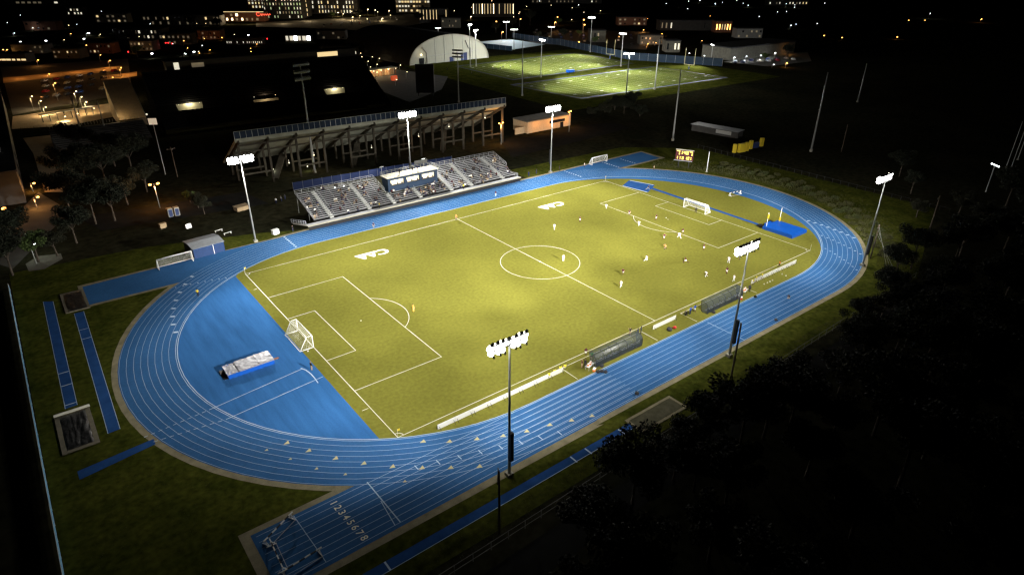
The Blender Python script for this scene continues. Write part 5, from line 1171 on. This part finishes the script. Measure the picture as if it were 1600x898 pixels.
for i,(px,py) in enumerate(((250,77),(261,77),(265,77),(271,78),(203,92),(419,70))):
    c=G(px,py); t=tag(MB().ball((0,0,0),.45,8,5).tube((0,0,-4.5),(0,0,-.3),.08,n=5,m=1).build('signal_lamp',['redlamp','darkmetal'],None,False,(c.x,c.y,4.5)),f'small red signal light in the dark upper left, {ordn(sorted((250,261,265,271,203,419)).index(px))} from the left','signal light','red signal lights')
# four-lamp light bank far right
c=G(1540,300); t=thing('light_bank','row of four white lamps on a pole at the right edge','floodlight',(c.x,c.y,0),.9); MB().tube((0,0,0),(0,0,8.4),.14,n=6).build('pole','galv',t); MB().bar((-1.8,0,8.4),(1.8,0,8.4),.1,.1).build('crossarm','darkmetal',t)
for x in(-1.5,-.5,.5,1.5): MB().ball((x,-.1,8.3),.26,8,5,0,.8).build('lamp','cool',t)
for i,(px,py,ty) in enumerate(((1572,262,190),(1580,262,180),(1590,250,185))):
    c=G(px,py); h=height_of(px,ty,c); t=thing('grey_mast',f'thin grey mast at the right edge, {ordn(i)} of three from the left','mast',(c.x,c.y,0)); MB().tube((0,0,0),(0,0,h),.14,.08,6).build('shaft','galv',t); MB().box((0,0,.2),(.6,.6,.4)).build('base','conc',t)
# ------------------------------------------------------------------ cars
def make_car():
    t=thing('parked_car','x','car')
    pf=[(-2.1,.35),(-2.15,.75),(-1.5,.92),(-.95,1.38),(.75,1.40),(1.45,.98),(2.1,.82),(2.15,.38)]
    b=MB(); n=len(pf)
    b.add([(x,-.85,z) for x,z in pf]+[(x,.85,z) for x,z in pf],[tuple(range(n)),tuple(range(2*n-1,n-1,-1))]+[(i,n+i,n+(i+1)%n,(i+1)%n) for i in range(n)]); b.build('body','wm',t)
    MB().span((-1.0,-.87,.95),(.85,.87,1.30)).build('side_window','windark',t)
    for x in(-1.3,1.35):
        for y in(-.82,.82): MB().tube((x,y-.1,.33),(x,y+.1,.33),.33,n=10).build('wheel','black',t)
    return t
car=make_car(); cf_=True; ccol=['white','grey','black','red','blue','navy','beige','charcoal']
rc=random.Random(5)
PAINT={k:mat('car_paint_'+k,c,.3,spec=.5) for k,c in dict(white=(.7,.7,.7),grey=(.3,.3,.31),black=(.02,.02,.02),red=(.35,.02,.02),blue=(.03,.08,.3),navy=(.015,.02,.08),beige=(.4,.34,.24),charcoal=(.05,.05,.055)).items()}
for where,a,b_,rows,n in(('in the orange car park',(838,62),(985,70),4,9),('on the pale forecourt at the right',(1148,97),(1240,92),2,8),('in the dim lot at the upper left',(70,128),(178,112),4,7),('in the upper town car park',(505,40),(620,29),2,9)):
    for r in range(rows):
        dy={'orange':-4.6,'pale f':2.2,'dim lo':8.5,'upper ':3.0}[[k for k in('orange','pale f','dim lo','upper ') if k in where][0]]*r
        for i in range(n):
            if rc.random()<.22: continue
            u=(i+rc.uniform(-.12,.12))/(n-1); c=G(a[0]+(b_[0]-a[0])*u,a[1]+(b_[1]-a[1])*u+dy); col=rc.choice(ccol)
            o=car if cf_ else copy_tree(car); cf_=False; o.location=(c.x,c.y,.01); o.rotation_euler=(0,0,.95+rc.choice((0,pi))+rc.uniform(-.05,.05))
            tag(o,f'{col} car {where}, {ordn(i)} space, {["nearest","second","third","farthest"][r] if rows>2 else ["front","rear"][r]} row','car','cars parked '+where)
            bo=[k for k in o.children if k.name.startswith('body')][0]; bo.material_slots[0].link='OBJECT'; bo.material_slots[0].material=PAINT[col]
# ------------------------------------------------------------------ trees, shrubs, weeds
def make_tree(h,cr,seed,leaf,n=2400,ls=.32,trunk='bark'):
    r=random.Random(seed); t=thing('leafy_tree','x','tree')
    b=MB(); th=h*.42; lean=(r.uniform(-.4,.4),r.uniform(-.4,.4)); top=Vector((lean[0],lean[1],h*.78))
    b.path([(0,0,0),(lean[0]*.3,lean[1]*.3,th*.6),(lean[0]*.6,lean[1]*.6,th),tuple(top)],[.26,.2,.16,.04],7)
    cl=[]
    for i in range(11):
        a=2*pi*i/11*2.4+r.uniform(-.3,.3); z0=th*r.uniform(.75,1.4); q=Vector((cos(a)*cr*r.uniform(.45,.95),sin(a)*cr*r.uniform(.45,.95),min(h*.93,z0+h*r.uniform(.12,.36))))
        p=Vector((lean[0]*.6,lean[1]*.6,z0)); m=p*.5+q*.5+Vector((0,0,.4)); b.path([tuple(p),tuple(m),tuple(q)],[.10,.07,.02],5); cl.append((q,cr*r.uniform(.26,.46)))
        if r.random()<.7: cl.append((m,cr*r.uniform(.2,.34)))
    cl.append((top,cr*.4)); cl.append((top+Vector((.3*cr,0,-.4)),cr*.35))
    b.build('trunk',trunk,t,True); lb=MB(); tot=sum(c[1]**2 for c in cl)
    for c,rad in cl:
        for _ in range(int(n*rad*rad/tot)):
            v=Vector((r.gauss(0,1),r.gauss(0,1),r.gauss(0,1))).normalized()*rad*(r.random()**.45); v.z*=.75; p=c+v
            a=Vector((r.gauss(0,1),r.gauss(0,1),r.gauss(0,.6))).normalized(); d=a.cross(Vector((r.gauss(0,1),r.gauss(0,1),r.gauss(0,1)))).normalized(); s=ls*r.uniform(.6,1.4)
            lb.add([p-a*s-d*s*.1,p+d*s*.55,p+a*s,p-d*s*.55],[(0,1,2,3)])
    lb.build('crown',leaf,t); return t
TP=[make_tree(12,4.6,1,'leafA',7000,.22),make_tree(9.5,4.0,2,'leafB',5600,.2),make_tree(14,5.2,3,'leafA',8000,.23),make_tree(7.5,3.2,4,'leafC',4000,.19)]
usedp=set()
def tree(k,x,y,s,label,group,z=0):
    o=TP[k] if k not in usedp else copy_tree(TP[k]); usedp.add(k); o.location=(x,y,z); o.rotation_euler=(0,0,random.uniform(0,6.28)); o.scale=(s,s,s*random.uniform(.9,1.1)); tag(o,label,'tree',group); return o
rt=random.Random(11); GWD='trees of the dark wood'
# edge of the wood: placed against what the photo shows
edge=[(-25.5,-62.5,.72,1,'bushy tree beside the concrete edged sand pit'),(-21.5,-63,.8,0,'dark tree at the right corner of the concrete edged sand pit'),(-31,-64.5,.7,0,'dark tree just left of the concrete edged sand pit'),(-14,-67,.95,2,'tall dark tree behind the pale service road patch'),(22,-61,.6,1,'olive tree overhanging the fence below the dark bin bag'),(29,-60,.62,0,'dark tree at the outer kerb where the wood meets the bend'),(36,-60.5,.7,1,'olive tree at the kerb of the right bend'),(43,-58.5,.72,0,'dark tree beside the right end of the near straight'),(49,-56.5,.72,3,'green tree left of the right end floodlight foot'),(56,-54,.7,0,'dark tree right below the right end floodlight'),(64,-54,.75,2,'tall dark tree behind the leaning utility pole')]
for x,y,s,k,l in edge: tree(k,x,y,s,l,GWD)
rows=[(-66.5,-48,64,8.5,.8),(-74,-58,80,9.5,.95),(-83,-40,90,10.5,1.0),(-94,-20,95,12,1.05)]
for ri,(y,xa,xb,st,sc) in enumerate(rows):
    x=xa; i=0
    while x<xb:
        xx=x+rt.uniform(-2.2,2.2); yy=y+rt.uniform(-2.5,2.5)-(0 if xx<20 else -.06*(xx-20)); i+=1
        if hypot(xx-CAM.x,yy-CAM.y)>26: tree(rt.choice((0,1,2,2)),xx,yy,sc*rt.uniform(.8,1.12),f'dark wood tree, {ordn(i-1)} from the left, {["first","second","third","last"][ri]} row behind the rail fence',GWD)
        x+=st*rt.uniform(.8,1.2)
for i,(x,y,s,k) in enumerate(((70,-60,.9,2),(80,-58,.9,0),(88,-64,1,2),(98,-56,.9,1),(76,-72,1,2),(92,-76,1,0),(104,-70,1,2),(118,-60,1,0),(128,-52,.9,2),(112,-46,.7,1),(100,-40,.55,1),(140,-60,1,2),(120,-30,.6,0),(135,-20,.7,2))):
    tree(k,x,y,s,f'dark corner tree beyond the right end floodlight, {ordn(i)} going outward',GWD)
lt=tree(3,-91.3,69.5,1.0,'bright green tree lit from inside by a white lamp at the left','trees at the left')
for i,(px,py,k,s) in enumerate(((20,430,0,1.0),(-5,400,2,1),(90,400,1,.8),(120,380,0,.9),(150,350,2,1),(110,330,2,1),(180,345,0,1),(140,300,2,1.1),(100,290,0,1),(170,300,2,1),(200,320,1,.9),(210,280,2,1.1),(180,260,0,1.1),(130,250,2,1),(230,300,0,.9),(310,325,1,.45),(298,318,3,.5),(320,335,1,.5),(-20,440,2,1.1),(30,385,0,.9))):
    c=G(px,py); tree(k,c.x,c.y,s,f'dark tree left of the grandstand, {ordn(i)} going in from the lit tree' if px<290 or px>320 or i not in(15,16,17) else f"small rounded tree beside the toilets, {['left','middle','right'][[298,310,320].index(px)]} one",'trees at the left')
for i,(px,py,k,s) in enumerate(((960,172,0,.9),(975,178,2,.8),(945,176,1,.8),(1000,182,0,.8),(925,178,1,.6),(985,170,2,.75))):
    c=G(px,py); tree(k,c.x,c.y,s,f'dark tree in the clump before the front practice field, {ordn(sorted((960,975,945,1000,925,985)).index(px))} from the left','clump of trees',-2.6)
for i,(px,py,s) in enumerate(((800,46,1.0),(828,40,1.2),(872,42,1.3),(775,52,1.0),(880,64,.8),(905,58,.8),(840,64,.8),(1230,92,.8),(930,72,.9),(655,34,1),(560,32,1.1),(520,30,1.1),(300,45,1.2),(340,48,1),(215,90,1.1),(205,70,1.2),(655,38,1),(1195,96,.7))):
    c=G(px,py); tree((1,0,3)[i%3],c.x,c.y,s*1.1,f'distant town tree, {ordn(i)} listed, at the lamps of the car parks' if False else f"distant tree among the town lights, {['beside an orange lamp left of the hockey field','above the orange car park','glowing orange in the car park','behind the hockey screen','between parked cars on the right','at the far edge of the orange car park','on the left side of the orange car park','in front of the pale store','by the pale warehouse','by the lit columns','behind the long apartment block','before the long apartment block','before the red sign shop','left of the red sign shop','by the far stand lamps','in the dark upper left','right of the office block','beside the pale store cars'][i]}",'distant trees')
def make_shrub(seed,leaf,rad=1.2,h=1.3,n=300):
    r=random.Random(seed); t=thing('wild_shrub','x','shrub'); b=MB(); lb=MB()
    for i in range(6):
        a=r.uniform(0,6.28); q=(cos(a)*rad*.6,sin(a)*rad*.6,h*r.uniform(.6,1)); b.path([(0,0,0),q],[.05,.02],4)
    for _ in range(n):
        a=r.uniform(0,6.28); rr=rad*sqrt(r.random()); z=h*r.random()*(1-.5*(rr/rad)**2); p=Vector((cos(a)*rr,sin(a)*rr,z+.05)); v=Vector((r.gauss(0,1),r.gauss(0,1),abs(r.gauss(0,1)))).normalized(); d=v.cross(Vector((r.gauss(0,1),r.gauss(0,1),r.gauss(0,1)))).normalized(); s=.26*r.uniform(.6,1.5)
        lb.add([p-v*s,p+d*s*.5,p+v*s,p-d*s*.5],[(0,1,2,3)])
    b.build('stem','bark',t); lb.build('foliage',leaf,t); return t
M['weed2']=mat('weed_green', (.05,.062,.018), .9, n=.5, scale=.5)
SP=[make_shrub(1,'weed',1.9,1.5),make_shrub(2,'weed2',1.7,2.0),make_shrub(3,'weed',1.5,1.0)]
su=set(); line=[(1125,262),(1160,268),(1200,279),(1250,297),(1300,322),(1335,350),(1362,378),(1382,400)]
i=0; LB={}
for row in range(3):
    for k in range(22):
        u=k/21*(len(line)-1); a=int(min(u,len(line)-2)); f=u-a; px=line[a][0]+(line[a+1][0]-line[a][0])*f; py=line[a][1]+(line[a+1][1]-line[a][1])*f
        c=G(px,py); rad=Vector((c.x-CR[0],c.y,0)).normalized()*(row*2.6+rt.uniform(-.7,.7)); j=rt.choice((0,0,1,2))
        o=SP[j] if j not in su else copy_tree(SP[j]); su.add(j); o.location=(c.x+rad.x,c.y+rad.y,0); s=rt.uniform(.5,.9); o.scale=(s,s,s*rt.uniform(.45,.85)); o.rotation_euler=(0,0,rt.uniform(0,6))
        tag(o,f'olive shrub behind the right bend, {ordn(k)} from the scoreboard, {["inner","middle","outer"][row]} row','shrub','wild shrubs behind the right bend')
# rough grass tufts on the verges (uncountable)
gb=MB(); rgt=random.Random(8)
def tuft(x,y,s):
    for _ in range(5):
        a=rgt.uniform(0,6.28); dx,dy=cos(a)*s*.5,sin(a)*s*.5; gb.add([(x-dy*.10,y+dx*.10,0),(x+dy*.10,y-dx*.10,0),(x+dx,y+dy,s*rgt.uniform(.5,1))],[(0,1,2)])
for _ in range(9000):
    t=rgt.uniform(-1.2,.75); r=53+abs(rgt.gauss(0,4.5)); tuft(CR[0]+r*cos(t),r*sin(t)*.98,rgt.uniform(.15,.3)+(.55*rgt.random()**2 if r>54.5 else 0))
for _ in range(3800):
    x=rgt.uniform(-95,-62); y=rgt.uniform(-56,-10); 
    if hypot(x-CL[0],y-CL[1])>52.5 and not(x>-80.5 and y<-38): tuft(x,y,rgt.uniform(.08,.26))
for _ in range(4200): tuft(rgt.uniform(-66,30),-55-abs(rgt.gauss(0,1.3)),rgt.uniform(.1,.3))
for _ in range(2600): tuft(rgt.uniform(-62,60),-51.2-rgt.random()*1.3,rgt.uniform(.06,.18))
tag(gb.build('rough_grass','weed'),'rough grass tufts on the verges around the track','grass',None,'stuff')

# pale ground strips added for street glow, upper left and before the apartment blocks
patch('street','tan',(5,122),(190,103),(190,110),(5,130),z=.006); patch('street','tan',(158,119),(214,112),(214,119),(158,126),z=.006)
for px,py,pw in((30,122,1500),(75,117,1500),(120,112,1500),(160,108,1500),(188,117,1100),(205,115,1100),(90,140,500),(60,150,500)):
    B=G(px,py); point((B.x,B.y-4,5),pw,(1,.40,.09),.3)  # added orange glow lights along the strips, no lamp posts
patch('street','conc2',(400,36),(560,27),(640,33),(600,50),(480,44),(400,42),z=.006)  # pale patch added so the town ground glows
for px,py,pw in((480,33,6000),(530,31,5000),(440,37,4000),(390,38,4000),(355,38,4000)):
    B=G(px,py); point((B.x,B.y-5,6),pw,(1,.74,.42),.3)  # added warm lights for the ground glow, no lamp posts
